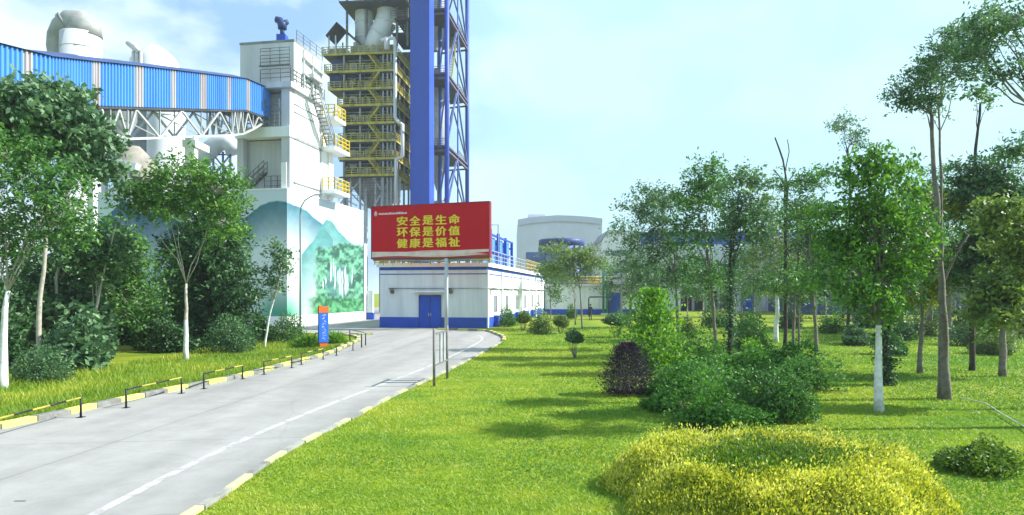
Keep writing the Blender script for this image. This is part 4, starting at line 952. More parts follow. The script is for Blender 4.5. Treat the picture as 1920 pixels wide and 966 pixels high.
b.add([(0,0,0),(6.9,0,0),(6.9,0,z3(436)),(1.2,0,z3(432)),(0,0,z3(452)),(0,14,0),(6.9,14,0),(6.9,14,z3(436)),(1.2,14,z3(432)),(0,14,z3(452))], [(0,1,2,3,4),(9,8,7,6,5),(1,6,7,2),(5,0,4,9)]); b.build('wall', paint('shed_white_sheet', (.72, .72, .72), .6, .08, .2), w3)
b = MB(); b.add([(-.2,-.2,z3(453)),(1.1,-.2,z3(431.6)),(7.1,-.2,z3(435.5)),(7.1,14.2,z3(435.5)),(1.1,14.2,z3(431.6)),(-.2,14.2,z3(453))], [(0,1,4,5),(1,2,3,4)]); b.build('roof', greysteel, w3)
b = MB(); b.box(.6, 5.5, -.08, -.002, z3(480), z3(470)); b.box(.6, 5.5, -.08, -.002, z3(520), z3(508)); b.split('window', glass, w3)
WYY = 116.; w0 = P(1202, HY, WYY); wh_ = thing('warehouse', 'long white warehouse with blue roof band and dark gateways behind the thin trees', 'building', (w0.x, w0.y, 0)); k3 = WYY/F
X = lambda px: (px-1202)*k3; zz = lambda py: CAMZ+(HY-py)*k3
ribbed = corrugated('ribbed_white_sheet', (.62, .64, .68), .5)
b = MB()
for xa, xb in ((0, X(1276)), (X(1372), X(1390)), (X(1412), X(1560))): b.box(xa, xb, 0, .3, 0, zz(546))
b.box(0, X(1560), 0, .3, zz(546)+.0, zz(450)); b.box(0, .3, .31, 22, 0, zz(450)); b.box(X(1560)-.3, X(1560), .31, 22, 0, zz(450)); b.box(0, X(1560), 22.01, 22.3, 0, zz(450)); b.build('wall', ribbed, wh_)
b = MB(); b.box(-.06, X(1560)+.06, -.06, -.002, zz(458), zz(450)); b.box(-.06, X(1560)+.06, -.06, -.002, zz(446), zz(436)); b.box(0, X(1560), 0, .3, zz(449.9), zz(436)); b.build('stripe', blue, wh_)
b = MB(); b.add([(-.5,-.5,zz(436)+.02),(X(1562),-.5,zz(436)+.02),(X(1562),22.5,zz(430)),(-.5,22.5,zz(430))], [(0,1,2,3)]); b.build('roof', steelblue, wh_)
b = MB(); b.box(X(1276)+.02, X(1372)-.02, 6, 6.2, 0, zz(546)); b.box(X(1276), X(1372), .3, 6, zz(546)-.002, zz(545)); b.build('gateway_dark_sheet', darksteel, wh_)  # dark sheets paint in the gloom inside the open shed
b = MB()
for px in (1300, 1324, 1348): b.box(X(px)-.2, X(px)+.2, .05, .4, 0, zz(546))
b.split('gateway_post', greysteel, wh_)
b = MB(); b.box(X(1390)-.02, X(1412)+.02, .06, .14, 0, zz(556)); b.build('door', blue, wh_)
b = MB(); b.box(X(1490), X(1520), -.1, -.01, 0, zz(580)); b.build('plinth', blue, wh_)
for i, px in enumerate((1215, 1240, 1425, 1450, 1475, 1500, 1525)):
    b = MB(); b.box(X(px), X(px+10), -.06, -.004, zz(522), zz(505)); b.build('window', glass, wh_)
BYY = 96.; b0 = P(1540, HY, BYY); bs = thing('blue_shed', 'long dark blue sheet metal shed behind the dense trees on the right', 'building', (b0.x, b0.y, 0)); k3 = BYY/F
X = lambda px: (px-1540)*k3; zz = lambda py: CAMZ+(HY-py)*k3
b = MB(); b.box(0, X(2080), 0, 20, 0, zz(470)); b.build('wall', corrugated('ribbed_navy_sheet', (.035, .065, .20), .6), bs)
b = MB(); b.box(-.3, X(2080), -.4, 20.3, zz(470)+.01, zz(463)); b.build('roof', steelblue, bs)
b = MB(); b.box(-.03, X(2080), -.04, -.002, zz(500), zz(494)); b.box(-.03, X(2080), -.04, -.002, zz(528), zz(524)); b.build('stripe', skyblue, bs)
b = MB()
for px in range(1580, 2060, 70): b.box(X(px), X(px+22), -.05, -.003, zz(560), zz(538))
b.split('window', glass, bs)
RYY = 90.; r0 = P(1150, HY, RYY); pr = thing('pipe_rack', 'long grey pipe bridge on thin posts running behind the trees', 'pipe bridge', (r0.x, r0.y, 0)); k3 = RYY/F
X = lambda px: (px-1150)*k3; zz = lambda py: CAMZ+(HY-py)*k3
b = MB()
for z, rr_ in ((zz(514), .11), (zz(518), .16), (zz(527), .2), (zz(531), .1)): b.tube([(0, 0, z), (X(1900), 0, z)], rr_, 8)
b.split('pipe', lightsteel, pr)
b = MB()
for px in range(1165, 1900, 52): b.box(X(px)-.09, X(px)+.09, -.3, -.12, 0, zz(512)); b.box(X(px)-.09, X(px)+.09, .25, .43, 0, zz(512)); b.box(X(px)-.09, X(px)+.09, -.3, .43, zz(534), zz(532))
b.split('post', greysteel, pr)

# ------------------------------------------------------------------ hoarding
rp = P(917, 430, 56.6); lp = P(697, 436, 60.2); bw = (Vector((lp.x, lp.y, 0))-Vector((rp.x, rp.y, 0))); BW = bw.length; bang = math.atan2(-bw.y, -bw.x)
bb = thing('billboard', 'large red billboard with three rows of yellow characters on one grey pole', 'billboard', (rp.x, rp.y, 0), bang)
zt_, zb_ = CAMZ+(HY-378.5)/F*56.6, CAMZ+(HY-481)/F*56.6; BH = zt_-zb_
m, n, o = newmat('billboard_print'); b = N(n, 'ShaderNodeBsdfPrincipled'); b.inputs['Specular IOR Level'].default_value = .15; b.inputs['Roughness'].default_value = .6; n.links.new(b.outputs[0], o.inputs[0])
t = N(n, 'ShaderNodeTexCoord'); z = N(n, 'ShaderNodeTexNoise'); z.inputs['Scale'].default_value = .35; n.links.new(t.outputs['Object'], z.inputs['Vector']); r = N(n, 'ShaderNodeValToRGB')
r.color_ramp.elements[0].color = (.42, .003, .008, 1); r.color_ramp.elements[1].color = (.56, .004, .012, 1); n.links.new(z.outputs['Fac'], r.inputs[0]); n.links.new(r.outputs[0], b.inputs['Base Color'])
board = MB(); board.box(-BW, 0, 0, .35, zb_, zt_); board.build('panel', m, bb)
e = MB(); e.box(-BW-.06, -BW-.002, -.03, .4, zb_-.06, zt_+.06); e.box(.002, .06, -.03, .4, zb_-.06, zt_+.06); e.box(-BW, 0, -.03, .4, zt_+.002, zt_+.07); e.box(-BW, 0, -.03, .4, zb_-.07, zb_-.002); e.build('frame', paint('dark_red_trim', (.25, .02, .03), .5, .1, 1), bb)
e = MB(); rail(e, (-BW+.1, .38, zb_-.55), (-.1, .38, zb_-.55), .5, .9, .09, 0, 1); e.bar((-BW, .3, zb_-.14), (0, .3, zb_-.14), .2, .12); e.build('catwalk', oldyellow, bb)
px_ = lambda px: -BW+(px-697)/220*BW
pole_x = px_(841.5); e = MB(); e.tube([(pole_x, -.16, -.1), (pole_x, -.16, zb_-.1)], .155, 14); e.box(pole_x-.35, pole_x+.35, -.5, .2, 0, .06); e.build('pole', paint('pole_pale_grey', (.52, .55, .57), .5, .1, 1), bb)
e = MB()
for x in (-BW*.85, -BW*.15): e.bar((pole_x, .05, zb_-.35), (x, .2, zb_-.12), .14, .14)
e.build('outrigger', greysteel, bb)
ypaint = paint('sign_yellow', (.80, .62, .03), .5, .04, 1)
glyph = MB()
for txt, py in (('安全是生命', 411.5), ('环保是价值', 432.8), ('健康是福祉', 454)):
    for i, ch in enumerate(txt):
        cu = bpy.data.curves.new('lettering', 'FONT'); cu.body = ch; cu.size = 1; cu.extrude = .01; cu.resolution_u = 3
        ob = bpy.data.objects.new('lettering', cu); C.objects.link(ob); bpy.context.view_layer.update()
        me = bpy.data.meshes.new_from_object(ob.evaluated_get(bpy.context.evaluated_depsgraph_get()))
        vv_ = np.array([v.co[:] for v in me.vertices]); x0, x1 = vv_[:, 0].min(), vv_[:, 0].max(); y0, y1 = vv_[:, 1].min(), vv_[:, 1].max()
        cx_ = px_(757+i*24.4); w_ = 21*BW/220; h_ = 17.2/F*58; zc_ = CAMZ+(HY-py)/F*58.0-.02
        for q, (ox, oz) in enumerate(((0, 0), (.035, 0), (-.035, 0), (0, .02), (0, -.02))):
            glyph.add([(cx_+((v[0]-(x0+x1)/2)/max(x1-x0, .6)*.94+ox)*w_, -.014-v[2]-q*.0015, zc_+((v[1]-(y0+y1)/2)/max(y1-y0, .6)+oz)*h_) for v in vv_], [tuple(p.vertices) for p in me.polygons])
        bpy.data.objects.remove(ob); bpy.data.curves.remove(cu); bpy.data.meshes.remove(me)
glyph.build('lettering', ypaint, bb)
e = MB(); sc_ = BW/220
hz_ = zt_-14*4.6/106
for i, (dx, dz, w1, h1) in enumerate(((702, 0, 6, .12), (703, .13, 4, .1), (702.5, -.14, 5, .06), (704, .22, 2, .06))): e.box(px_(dx), px_(dx)+w1*sc_, -.012, -.002, hz_+dz-h1/2, hz_+dz+h1/2)
random.seed(3); x = 711.
while x < 765:
    w1 = random.uniform(1.5, 2.6); e.box(px_(x), px_(x+w1), -.012, -.002, hz_-.09, hz_+random.uniform(.03, .1)); x += w1+.5
e.build('emblem_line', paint('sign_white_print', (.75, .55, .55), .5, .05, 1), bb)
e2 = MB()
for i in range(1, 6): e2.box(-BW*i/6-.006, -BW*i/6+.006, -.005, -.001, zb_+.02, zt_-.02)
e2.build('panel_seam', paint('seam_dark_red', (.30, .008, .02), .5, .1, 1), bb)
# pale ribbons printed along the lower edge
e = MB(); gold = paint('sign_gold_ribbon', (.72, .46, .34), .5, .12, .8); cream = paint('sign_cream_ribbon', (.74, .60, .52), .5, .12, .8)
def ribbon(f0, f1, y, mi):
    k = 40
    for i in range(k):
        a, c_ = i/k, (i+1)/k; e.add([(-BW+BW*a, -y, zb_+f0(a)), (-BW+BW*c_, -y, zb_+f0(c_)), (-BW+BW*c_, -y, zb_+f1(c_)), (-BW+BW*a, -y, zb_+f1(a))], [(0, 1, 2, 3)], mi)
ribbon(lambda a: .02, lambda a: .55*max(0, math.sin(PI*min(1, a*.72+.12)))**1.5+.06-.25*max(0, a-.75), .004, 0)
ribbon(lambda a: .12+.5*max(0, a-.45), lambda a: .30+.16*math.sin(PI*a)+.62*max(0, a-.5), .006, 1)
ribbon(lambda a: .30-.24*a, lambda a: .50*(1-a)**1.2+.14*math.sin(PI*a)+.08, .008, 1)
ribbon(lambda a: .0, lambda a: .10+.08*math.sin(2.5*PI*a), .010, 2)
e.build('printed_ribbon', [gold, cream, paint('sign_dark_ribbon', (.40, .05, .05), .5, .1, 1)], bb)

# ------------------------------------------------------------------ street lamp by the mural
lpx = P(563, HY, 53); ll = thing('street_lamp', 'tall slim street lamp with one curved arm in front of the mural', 'street lamp', (lpx.x, lpx.y, 0))
k3 = 53/F; e = MB(); zt_l = CAMZ+(HY-400)*k3
e.tube([(0,0,0), (0,0,zt_l), (.06,0,CAMZ+(HY-388)*k3), (.35,0,CAMZ+(HY-376)*k3), (.85,0,CAMZ+(HY-368)*k3), (1.25,0,CAMZ+(HY-365)*k3)], [.085,.06,.055,.05,.045,.04], 8); e.box(-.18, .18, -.18, .18, 0, .3); e.build('pole', greysteel, ll)
e = MB(); e.bar((1.1, 0, CAMZ+(HY-365.5)*k3), (1.75, 0, CAMZ+(HY-365)*k3), .22, .1); e.build('lamp_head', lightsteel, ll)

# ------------------------------------------------------------------ blue pylon sign
ps = G(606, 655); sg = thing('pylon_sign', 'narrow upright blue sign with red orange top and foot beside the left kerb', 'sign', (ps.x, ps.y, 0), math.radians(28)); k3 = ps.y/F; w_ = 12*k3; t_ = .30
e = MB(); e.box(-w_*.72, w_*.72, -t_/2, t_/2, .38, 1.95); e.build('panel', paint('sign_blue', (.03, .16, .72), .4, .06, 1), sg)
e = MB(); e.box(-w_*.72-.01, w_*.72+.01, -t_/2-.01, t_/2+.01, 1.952, 2.28); e.box(-w_*.72, -w_*.3, -t_/2, t_/2, 2.28, 2.34); e.build('top_cap', orange, sg)
e = MB(); e.box(-w_*.62, w_*.62, -t_/2+.03, t_/2-.03, 0, .378); e.build('foot', orange, sg)
random.seed(5); e = MB(); z = 1.86
while z > .55:
    for q in range(4):
        x = random.uniform(-.09, .06); h1 = random.uniform(.015, .03); e.box(x-.02, x+random.uniform(.03, .09), -t_/2-.008, -t_/2-.002, z-q*.028, z-q*.028+h1*.6)
    z -= .155
e.build('print', paint('sign_white', (.78, .80, .82), .5, .04, 1), sg)
random.seed(7)
# ------------------------------------------------------------------ hoop barriers along the left kerb
hoops = [((-58, 846), (150, 783)), ((235, 765), (339, 738)), ((381, 729.5), (454, 711)), ((494, 702.5), (546, 690)), ((564, 684), (605, 674)), ((630, 667), (661, 657.5))]
hl = ['nearest hoop barrier, cut by the left edge of the picture', 'black and yellow hoop barrier second from the near end of the kerb', 'black and yellow hoop barrier third from the near end of the kerb',
      'hoop barrier between the young leaning tree and the blue sign, fourth along', 'hoop barrier directly in front of the blue upright sign', 'farthest straight hoop barrier just past the blue sign']
def hoop(p, q, label, h):
    d = q-p; L = d.length; root = thing('hoop_barrier', label, 'barrier', p, math.atan2(d.y, d.x), 'hoop barriers along the left kerb')
    for x in (0, L):
        m_ = MB(); m_.tube([(x, 0, -.02), (x, 0, h)], .026, 8); m_.box(x-.09, x+.09, -.07, .07, 0, .015); m_.build('post', black, root)
    m_ = MB(); k = max(4, int(L/.55)); dev = 1
    for i in range(k): m_.tube([(L*i/k, 0, h-.02), (L*(i+1)/k, 0, h-.02)], .022, 8, mi=(0 if dev else 1)); dev ^= 1
    m_.build('top_bar', [black, oldyellow], root); return root
for (a, c_), lb_ in zip(hoops, hl): hoop(G(*a)+Vector((.02, 0, 0)), G(*c_)+Vector((.02, 0, 0)), lb_, .50)
p, q = G(678, 652), G(685.5, 648); r3 = G(656, 640)
hp_ = thing('corner_barrier', 'bent hoop barrier around the grassy corner beyond the blue sign', 'barrier', p, 0, 'hoop barriers along the left kerb')
for t3 in (Vector((0,0,0)), q-p, r3-p):
    m_ = MB(); m_.tube([t3, t3+Vector((0,0,.75))], .035, 8); m_.build('post', black, hp_)
m_ = MB(); m_.tube([Vector((0,0,.73)), q-p+Vector((0,0,.73))], .03, 8); m_.tube([q-p+Vector((0,0,.73)), r3-p+Vector((0,0,.73))], .03, 8); m_.build('top_bar', greysteel, hp_)

# ------------------------------------------------------------------ two post sign frame by the right kerb
pa, pb = G(814, 724), G(838.5, 710); fr3 = thing('sign_frame', 'narrow sign on two thin grey posts at the right kerb, seen almost edge on', 'sign', pa, math.atan2((pb-pa).y, (pb-pa).x)); L = (pb-pa).length
for x in (0, L):
    m_ = MB(); m_.tube([(x, 0, -.05), (x, 0, 1.86)], .045, 10); m_.build('post', paint('post_grey_brown', (.22, .21, .20), .7, .2, 3), fr3)
m_ = MB(); m_.box(L*.42, L*.54, -.02, .02, .68, 1.66); m_.box(L*.70, L*.82, -.02, .02, .68, 1.66); m_.build('panel', paint('sign_back_grey', (.36, .38, .40), .6, .15, 2), fr3)
m_ = MB(); m_.bar((0, 0, 1.68), (L, 0, 1.68), .05, .05); m_.bar((0, 0, .66), (L, 0, .66), .05, .05); m_.build('crossbar', dirtysteel, fr3)

# ------------------------------------------------------------------ lawn sprinkler hose, right
hs = MB(); hs.tube([G(1800, 750)+Vector((0,0,.06)), G(1848, 762)+Vector((0,0,.09)), G(1885, 785)+Vector((0,0,.07)), G(1935, 815)+Vector((0,0,.08)), G(2000, 850)+Vector((0,0,.05))], .014, 6)
hs.build('garden_hose', paint('hose_white', (.6, .62, .6), .5, .1, 3), label='thin pale hose lying across the lawn at the right edge', category='x') if False else tag(hs.build('garden_hose', paint('hose_white', (.6, .62, .6), .5, .1, 3)), 'thin pale hose lying across the lawn at the right edge', 'hose')

# ------------------------------------------------------------------ person walking by the low building
pp = G(1107, 600.5)
def person(loc, rz):
    root = thing('person', 'person in dark clothes walking over the lawn toward the low white building', 'person', loc, rz)
    V, E, R_ = [], [], []
    def ch(pts, start=None):
        k = start
        for x, y, z, r in pts:
            V.append((x, y, z)); R_.append(r); i = len(V)-1
            if k is not None: E.append((k, i))
            k = i
        return k
    pel = ch([(0, 0, .95, .15)]); wa = ch([(0, 0, 1.10, .14), (0, .01, 1.28, .165), (0, 0, 1.42, .14), ], pel); nk = ch([(0, 0, 1.50, .06), (0, -.01, 1.56, .055)], wa); hd = ch([(0, -.02, 1.62, .085), (0, -.02, 1.69, .095), (0, 0, 1.75, .06)], nk)
    ch([(0, -.11, 1.635, .02)], len(V)-3)
    for s in (-1, 1):
        st_ = .14*s
        kn = ch([(.09*s, 0, .88, .10), (.10*s, -st_*.7, .50, .072), (.10*s, st_*.3, .11, .045)], pel); ch([(.10*s, st_*.3-.14, .04, .038)], kn)
        hnd = ch([(.17*s, 0, 1.41, .075), (.21*s, .02, 1.25, .055), (.235*s, st_*.6, 1.10, .046), (.24*s, st_*1.1-.06, .90, .034), (.245*s, st_*1.1-.08, .84, .036)], wa)
        for f in range(4):
            xx = .245*s+(f-1.5)*.006; yy = st_*1.1-.08+(f-1.5)*.02; L_ = (.07, .08, .078, .06)[f]; ch([(xx, yy-.005, .80, .010), (xx, yy-.012, .80-L_*.55, .009), (xx-.012*s, yy-.01, .80-L_, .008)], hnd)
        ch([(.225*s, st_*1.1-.12, .82, .011), (.215*s, st_*1.1-.135, .78, .009)], hnd)
    me = bpy.data.meshes.new('body'); me.from_pydata(V, E, []); o_ = bpy.data.objects.new('body', me); C.objects.link(o_); o_.parent = root
    md_ = o_.modifiers.new('skin', 'SKIN')
    if not me.skin_vertices: bpy.context.view_layer.objects.active = o_; 
    if me.skin_vertices:
        for i, sv_ in enumerate(me.skin_vertices[0].data): sv_.radius = (R_[i], R_[i]*(.75 if R_[i] > .1 else 1)); sv_.use_root = (i == 0)
    sb_ = o_.modifiers.new('sub', 'SUBSURF'); sb_.levels = 2; sb_.render_levels = 2
    m, n, o = newmat('clothes_and_skin'); b = N(n, 'ShaderNodeBsdfPrincipled'); b.inputs['Roughness'].default_value = .8; t = N(n, 'ShaderNodeTexCoord'); s_ = N(n, 'ShaderNodeSeparateXYZ'); n.links.new(t.outputs['Object'], s_.inputs[0])
    r = N(n, 'ShaderNodeValToRGB'); r.color_ramp.interpolation = 'CONSTANT'; d_ = N(n, 'ShaderNodeMath', operation='DIVIDE'); d_.inputs[1].default_value = 1.85; n.links.new(s_.outputs['Z'], d_.inputs[0]); n.links.new(d_.outputs[0], r.inputs[0])
    r.color_ramp.elements[0].color = (.02, .02, .02, 1); r.color_ramp.elements[1].position = .05; r.color_ramp.elements[1].color = (.02, .028, .055, 1)
    for p_, c_ in ((.53, (.025, .045, .11, 1)), (.825, (.42, .26, .18, 1))): e_ = r.color_ramp.elements.new(p_); e_.color = c_
    n.links.new(r.outputs[0], b.inputs['Base Color']); n.links.new(b.outputs[0], o.inputs[0]); me.materials.append(m)
    hr = MB(); hr.lathe([(.104, 1.66), (.112, 1.72), (.09, 1.78), (.05, 1.805), (.001, 1.81)], 16, (0, .012)); hr.build('hair', black, root)
    return root
person(pp, math.radians(165))

# ------------------------------------------------------------------ trees, left
GL = 'trees on the left verge'; GR = 'slender trees on the right lawn'
tree('roadside_tree', 'pale barked tree with limewashed trunk at the far left of the road', [(4, 728), (10, 610), (15, 545)], .16,
     [(-25, 440, 70, 85, 0, .8), (40, 360, 75, 80, .5, 1), (110, 390, 55, 65, .3, .6), (20, 280, 60, 45, 0, .5)], group=GL, clumps=55, leaves=60, ls=.17, mat=lf_mid, brk=bark_pale, limewash_h=2.9, limbs=4, clump_r=.42, fork=.9)
tree('broadleaf_tree', 'big leaved dark tree filling the upper left, just under the blue gallery', [(70, 690), (75, 560), (90, 430), (85, 330)], .11,
     [(20, 215, 75, 55, 0, 1), (105, 225, 85, 65, .4, 1.3), (165, 290, 50, 55, 0, .7), (-60, 230, 70, 70, .5, .8), (75, 190, 80, 30, 0, .5)], Y=27, group=GL, clumps=70, leaves=74, ls=.27, aspect=.58, mat=lf_broad, brk=bark_pale, limbs=8, clump_r=.45, droop=.5, shell=.4, fork=.6)
tree('understory_tree', 'tangled thin stemmed tree filling the gap behind the leftmost trunk', [(110, 660), (105, 520), (130, 440), (165, 330)], .09,
     [(90, 490, 105, 80, 1, 1.2), (150, 470, 60, 60, 1, .7), (30, 560, 70, 60, 0, .8)], Y=30, group=GL, clumps=72, leaves=66, ls=.22, mat=lf_cool, brk=bark_pale, limbs=10, clump_r=.5, droop=.3, fork=.35, aspect=.5, extra_trunks=(([(60, 660), (40, 520), (30, 420)], .07, .6), ([(150, 660), (185, 520), (215, 420)], .07, .3)))
tree('roadside_tree', 'straight young tree whose pale trunk splits into a narrow V, mid left', [(349, 676), (349, 600), (349, 532)], .125,
     [(300, 385, 62, 55, 0, 1), (395, 345, 50, 48, .3, 1), (350, 330, 75, 38, 0, .8), (262, 365, 38, 30, 0, .5), (415, 400, 40, 50, .3, .6)], group=GL, clumps=44, leaves=62, ls=.2, mat=lf_lime if False else leafmat('leaf_clear_green', (.04, .12, .02), (.09, .21, .035), (.18, .34, .06), .35), brk=bark_pale, limewash_h=1.6, limbs=1, clump_r=.42, fork=.98, droop=.4)  # clear green leaves, tone varies at random by clump and leaf
tree('evergreen_tree', 'dense dark evergreen tree reaching to the ground behind the V shaped tree', [(420, 660), (420, 520), (415, 400)], .2,
     [(405, 610, 75, 45, 0, 1.2), (418, 540, 60, 52, 0, 1.2), (400, 460, 52, 52, 0, 1.2), (395, 390, 38, 45, 0, .7), (350, 560, 58, 70, .8, 1.2), (345, 465, 40, 55, .8, .7)], Y=39, group=GL, clumps=75, leaves=85, ls=.27, mat=lf_dark, brk=bark_dark, limbs=5, clump_r=.6, droop=.5, fork=.2, shell=.36)
shrub('broadleaf_shrub', 'wide shrub with large drooping grey green leaves left of the V shaped tree', G(205, 668).x, 31, 4.6, 2.3, 1.9, n=5200, ls=.34, mat=lf_broad, aspect=.62, lump=.3, droop=.35, low=.05, group='shrubs on the left verge')
shrub('broadleaf_shrub', 'lower large leaved shrub hugging the ground behind the clipped bush, far left', P(135, HY, 27).x, 27, 2.6, 2.2, 1.4, n=3800, ls=.28, mat=lf_broad, aspect=.6, lump=.3, droop=.3, low=.04, group='shrubs on the left verge')
shrub('tall_shrub', 'tall loose shrub between the broad leaved shrub and the dark evergreen', P(285, HY, 37).x, 37, 5.6, 1.7, 1.5, n=4200, ls=.26, mat=lf_mid, aspect=.5, lump=.3, low=.03, group='shrubs on the left verge')
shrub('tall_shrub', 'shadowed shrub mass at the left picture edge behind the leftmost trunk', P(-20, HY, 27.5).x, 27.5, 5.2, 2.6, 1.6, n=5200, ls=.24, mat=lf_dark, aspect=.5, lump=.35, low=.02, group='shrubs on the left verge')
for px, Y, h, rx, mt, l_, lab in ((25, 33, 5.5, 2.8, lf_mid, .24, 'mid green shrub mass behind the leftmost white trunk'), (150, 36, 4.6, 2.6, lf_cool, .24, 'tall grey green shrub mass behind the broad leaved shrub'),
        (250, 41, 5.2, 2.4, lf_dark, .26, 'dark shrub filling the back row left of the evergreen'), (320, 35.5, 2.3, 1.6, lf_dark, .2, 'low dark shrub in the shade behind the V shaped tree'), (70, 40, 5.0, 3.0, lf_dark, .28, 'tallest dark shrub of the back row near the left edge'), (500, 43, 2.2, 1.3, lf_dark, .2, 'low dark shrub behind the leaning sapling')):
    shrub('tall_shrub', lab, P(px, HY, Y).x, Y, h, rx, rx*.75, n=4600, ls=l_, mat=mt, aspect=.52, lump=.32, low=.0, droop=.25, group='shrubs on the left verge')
tree('understory_tree', 'leafy young tree filling the gap between the far left trunk and the V shaped tree', [(200, 655), (205, 560), (200, 480)], .09, [(190, 500, 70, 60, 0, 1.2), (230, 560, 60, 50, 0, 1), (150, 580, 70, 50, 0, 1), (240, 470, 35, 40, 0, .5)], Y=34, group=GL, clumps=70, leaves=64, ls=.22, mat=lf_mid, brk=bark_pale, limbs=6, clump_r=.45, droop=.3, fork=.4)
shrub('clipped_bush', 'rounded grey green clipped bush at the foot of the leftmost trunk', P(80, HY, 23.3).x, 23.3, 1.35, 1.05, .85, n=5200, ls=.095, mat=lf_cool, lump=.1, low=.04, group='shrubs on the left verge')
shrub('clipped_bush', 'rounded bush of narrow leaves right of the V shaped trunk', P(432, HY, 34.5).x, 34.5, 2.0, 1.25, 1.0, n=4200, ls=.15, mat=lf_cool, lump=.12, low=.03, group='shrubs on the left verge')
shrub('clipped_bush', 'neat round dark bush below the street lamp', P(541, HY, 41).x, 41, 2.0, 1.05, 1.0, n=3800, ls=.13, mat=lf_mid, lump=.1, low=.05, group='shrubs on the left verge')
shrub('strap_leaf_clump', 'low clump of bright strap leaves behind the blue sign', P(632, HY, 40.5).x, 40.5, .95, .75, n=900, ls=.5, aspect=.09, mat=lf_lime, low=.0, grow=1.6, group='shrubs on the left verge', cat='plant')
shrub('strap_leaf_clump', 'low clump of strap leaves on the near side of the blue sign', P(576, HY, 37.6).x, 37.6, .95, .8, n=900, ls=.5, aspect=.09, mat=lf_lime, low=.0, grow=1.6, group='shrubs on the left verge', cat='plant')
tree('leaning_sapling', 'thin white stemmed sapling leaning right in front of the mural', [(495, 655), (503, 600), (518, 545), (528, 500)], .07,
     [(520, 500, 26, 38, 0, 1), (508, 465, 12, 14, 0, .3), (538, 486, 12, 10, 0, .3), (512, 540, 20, 22, 0, .5)], group=GL, clumps=26, leaves=34, ls=.2, mat=lf_cool, brk=bark_pale, limewash_h=2.6, limbs=4, clump_r=.3, droop=.4)

# ------------------------------------------------------------------ trees, right lawn
def slim(label, trunk, tr, blobs, **k):
    d = dict(group=GR, clumps=54, leaves=52, ls=.17, mat=lf_mid, brk=bark_grey, limbs=6, clump_r=.4, droop=.25, flat=.45, fork=.6, shell=.5); d.update(k)
    return tree('slender_tree', label, trunk, tr, blobs, **d)
slim('slim dark trunked tree with open airy crown, leftmost of the tall lawn trees', [(1272, 656), (1269, 560), (1265, 480), (1250, 440)], .09, [(1225, 410, 52, 45, 0, 1), (1250, 370, 60, 32, .4, .9), (1255, 470, 48, 55, -.3, .9), (1205, 470, 35, 40, 0, .5), (1195, 385, 30, 20, 0, .25), (1245, 530, 36, 26, .3, .4)], mat=lf_cool)
slim('tree with a slightly bent trunk forking low, beside the open crowned tree', [(1344, 671), (1338, 580), (1330, 500), (1325, 455)], .1, [(1310, 375, 48, 45, 0, 1), (1345, 345, 35, 30, .3, .5), (1300, 440, 40, 30, 0, .6), (1330, 315, 38, 14, 0, .25), (1375, 420, 30, 40, 0, .4), (1320, 520, 40, 30, .3, .5)], mat=lf_mid)
slim('tree whose trunk is wrapped in ivy down to the grass', [(1367, 682), (1371, 590), (1369, 500), (1372, 420)], .11, [(1400, 360, 38, 42, 0, .9), (1380, 420, 40, 40, 0, .6), (1425, 420, 30, 45, .3, .5)], mat=lf_cool, ivy=1500, brk=bark_dark)
slim('white barked tree with a light leafy crown in the middle of the lawn', [(1455, 642), (1457, 560), (1452, 480), (1448, 430)], .15, [(1440, 400, 45, 48, 0, .9), (1480, 470, 42, 45, .3, .9), (1420, 480, 35, 40, 0, .6), (1470, 550, 40, 26, .3, .4)], brk=bark_pale, limewash_h=4, mat=lf_olive)
tree('bare_topped_tree', 'dead topped tree with bare forked branches rising above its neighbours', [(1472, 655), (1474, 540), (1473, 430), (1475, 345), (1468, 300), (1453, 258)], .11, [(1478, 500, 35, 35, 0, .6), (1500, 450, 28, 28, .3, .4)], Y=38, group=GR, clumps=30, leaves=40, ls=.16, mat=lf_mid, brk=bark_dark, limbs=4, clump_r=.4, extra_trunks=(([(1474, 540), (1476, 400), (1480, 340), (1492, 318)], .07, .1), ([(1473, 400), (1472, 350), (1462, 330), (1450, 318)], .07, .1), ([(1474, 400), (1473, 320), (1480, 285), (1476, 262)], .06, .05)))
slim('close pair of dark thin stems right of the white barked tree', [(1487, 657), (1489, 570), (1495, 500), (1500, 440)], .09, [(1505, 400, 45, 40, 0, .7), (1520, 470, 45, 45, 0, .9), (1510, 550, 36, 26, .2, .4)], extra_trunks=(([(1503, 650), (1501, 570), (1508, 500)], .07, .3),), mat=lf_dark)
slim('dark leaning tree with layered flat branches left of the dense green tree', [(1532, 666), (1528, 600), (1520, 520), (1510, 470)], .11, [(1500, 340, 40, 18, 0, .4), (1525, 400, 62, 40, 0, 1), (1480, 530, 62, 26, -.3, .7), (1545, 480, 60, 50, .3, 1), (1545, 335, 30, 18, 0, .3)], mat=lf_mid)
tree('dense_tree', 'largest dense bright green tree with a whitewashed lower trunk', [(1648, 771), (1646, 660), (1648, 560), (1652, 470)], .115, [(1640, 318, 50, 38, 0, 1), (1600, 350, 34, 34, -.2, .6), (1572, 410, 40, 36, 0, .8), (1700, 372, 48, 40, .4, 1), (1640, 415, 62, 40, 0, 1.2), (1590, 480, 44, 38, 0, .8), (1712, 462, 42, 45, .3, .8), (1660, 510, 50, 42, .2, .9), (1560, 540, 38, 22, .2, .35), (1610, 550, 40, 26, -.3, .5), (1690, 575, 34, 30, .2, .4), (1725, 420, 30, 30, -.2, .3)], group=GR, clumps=30, leaves=62, ls=.135, aspect=.45, mat=leafmat('leaf_bright_green', (.035, .11, .018), (.085, .215, .03), (.19, .37, .05), .35), brk=bark_grey, limewash_h=2.1, limbs=6, clump_r=.30, droop=.8, shell=.3, fork=.5)
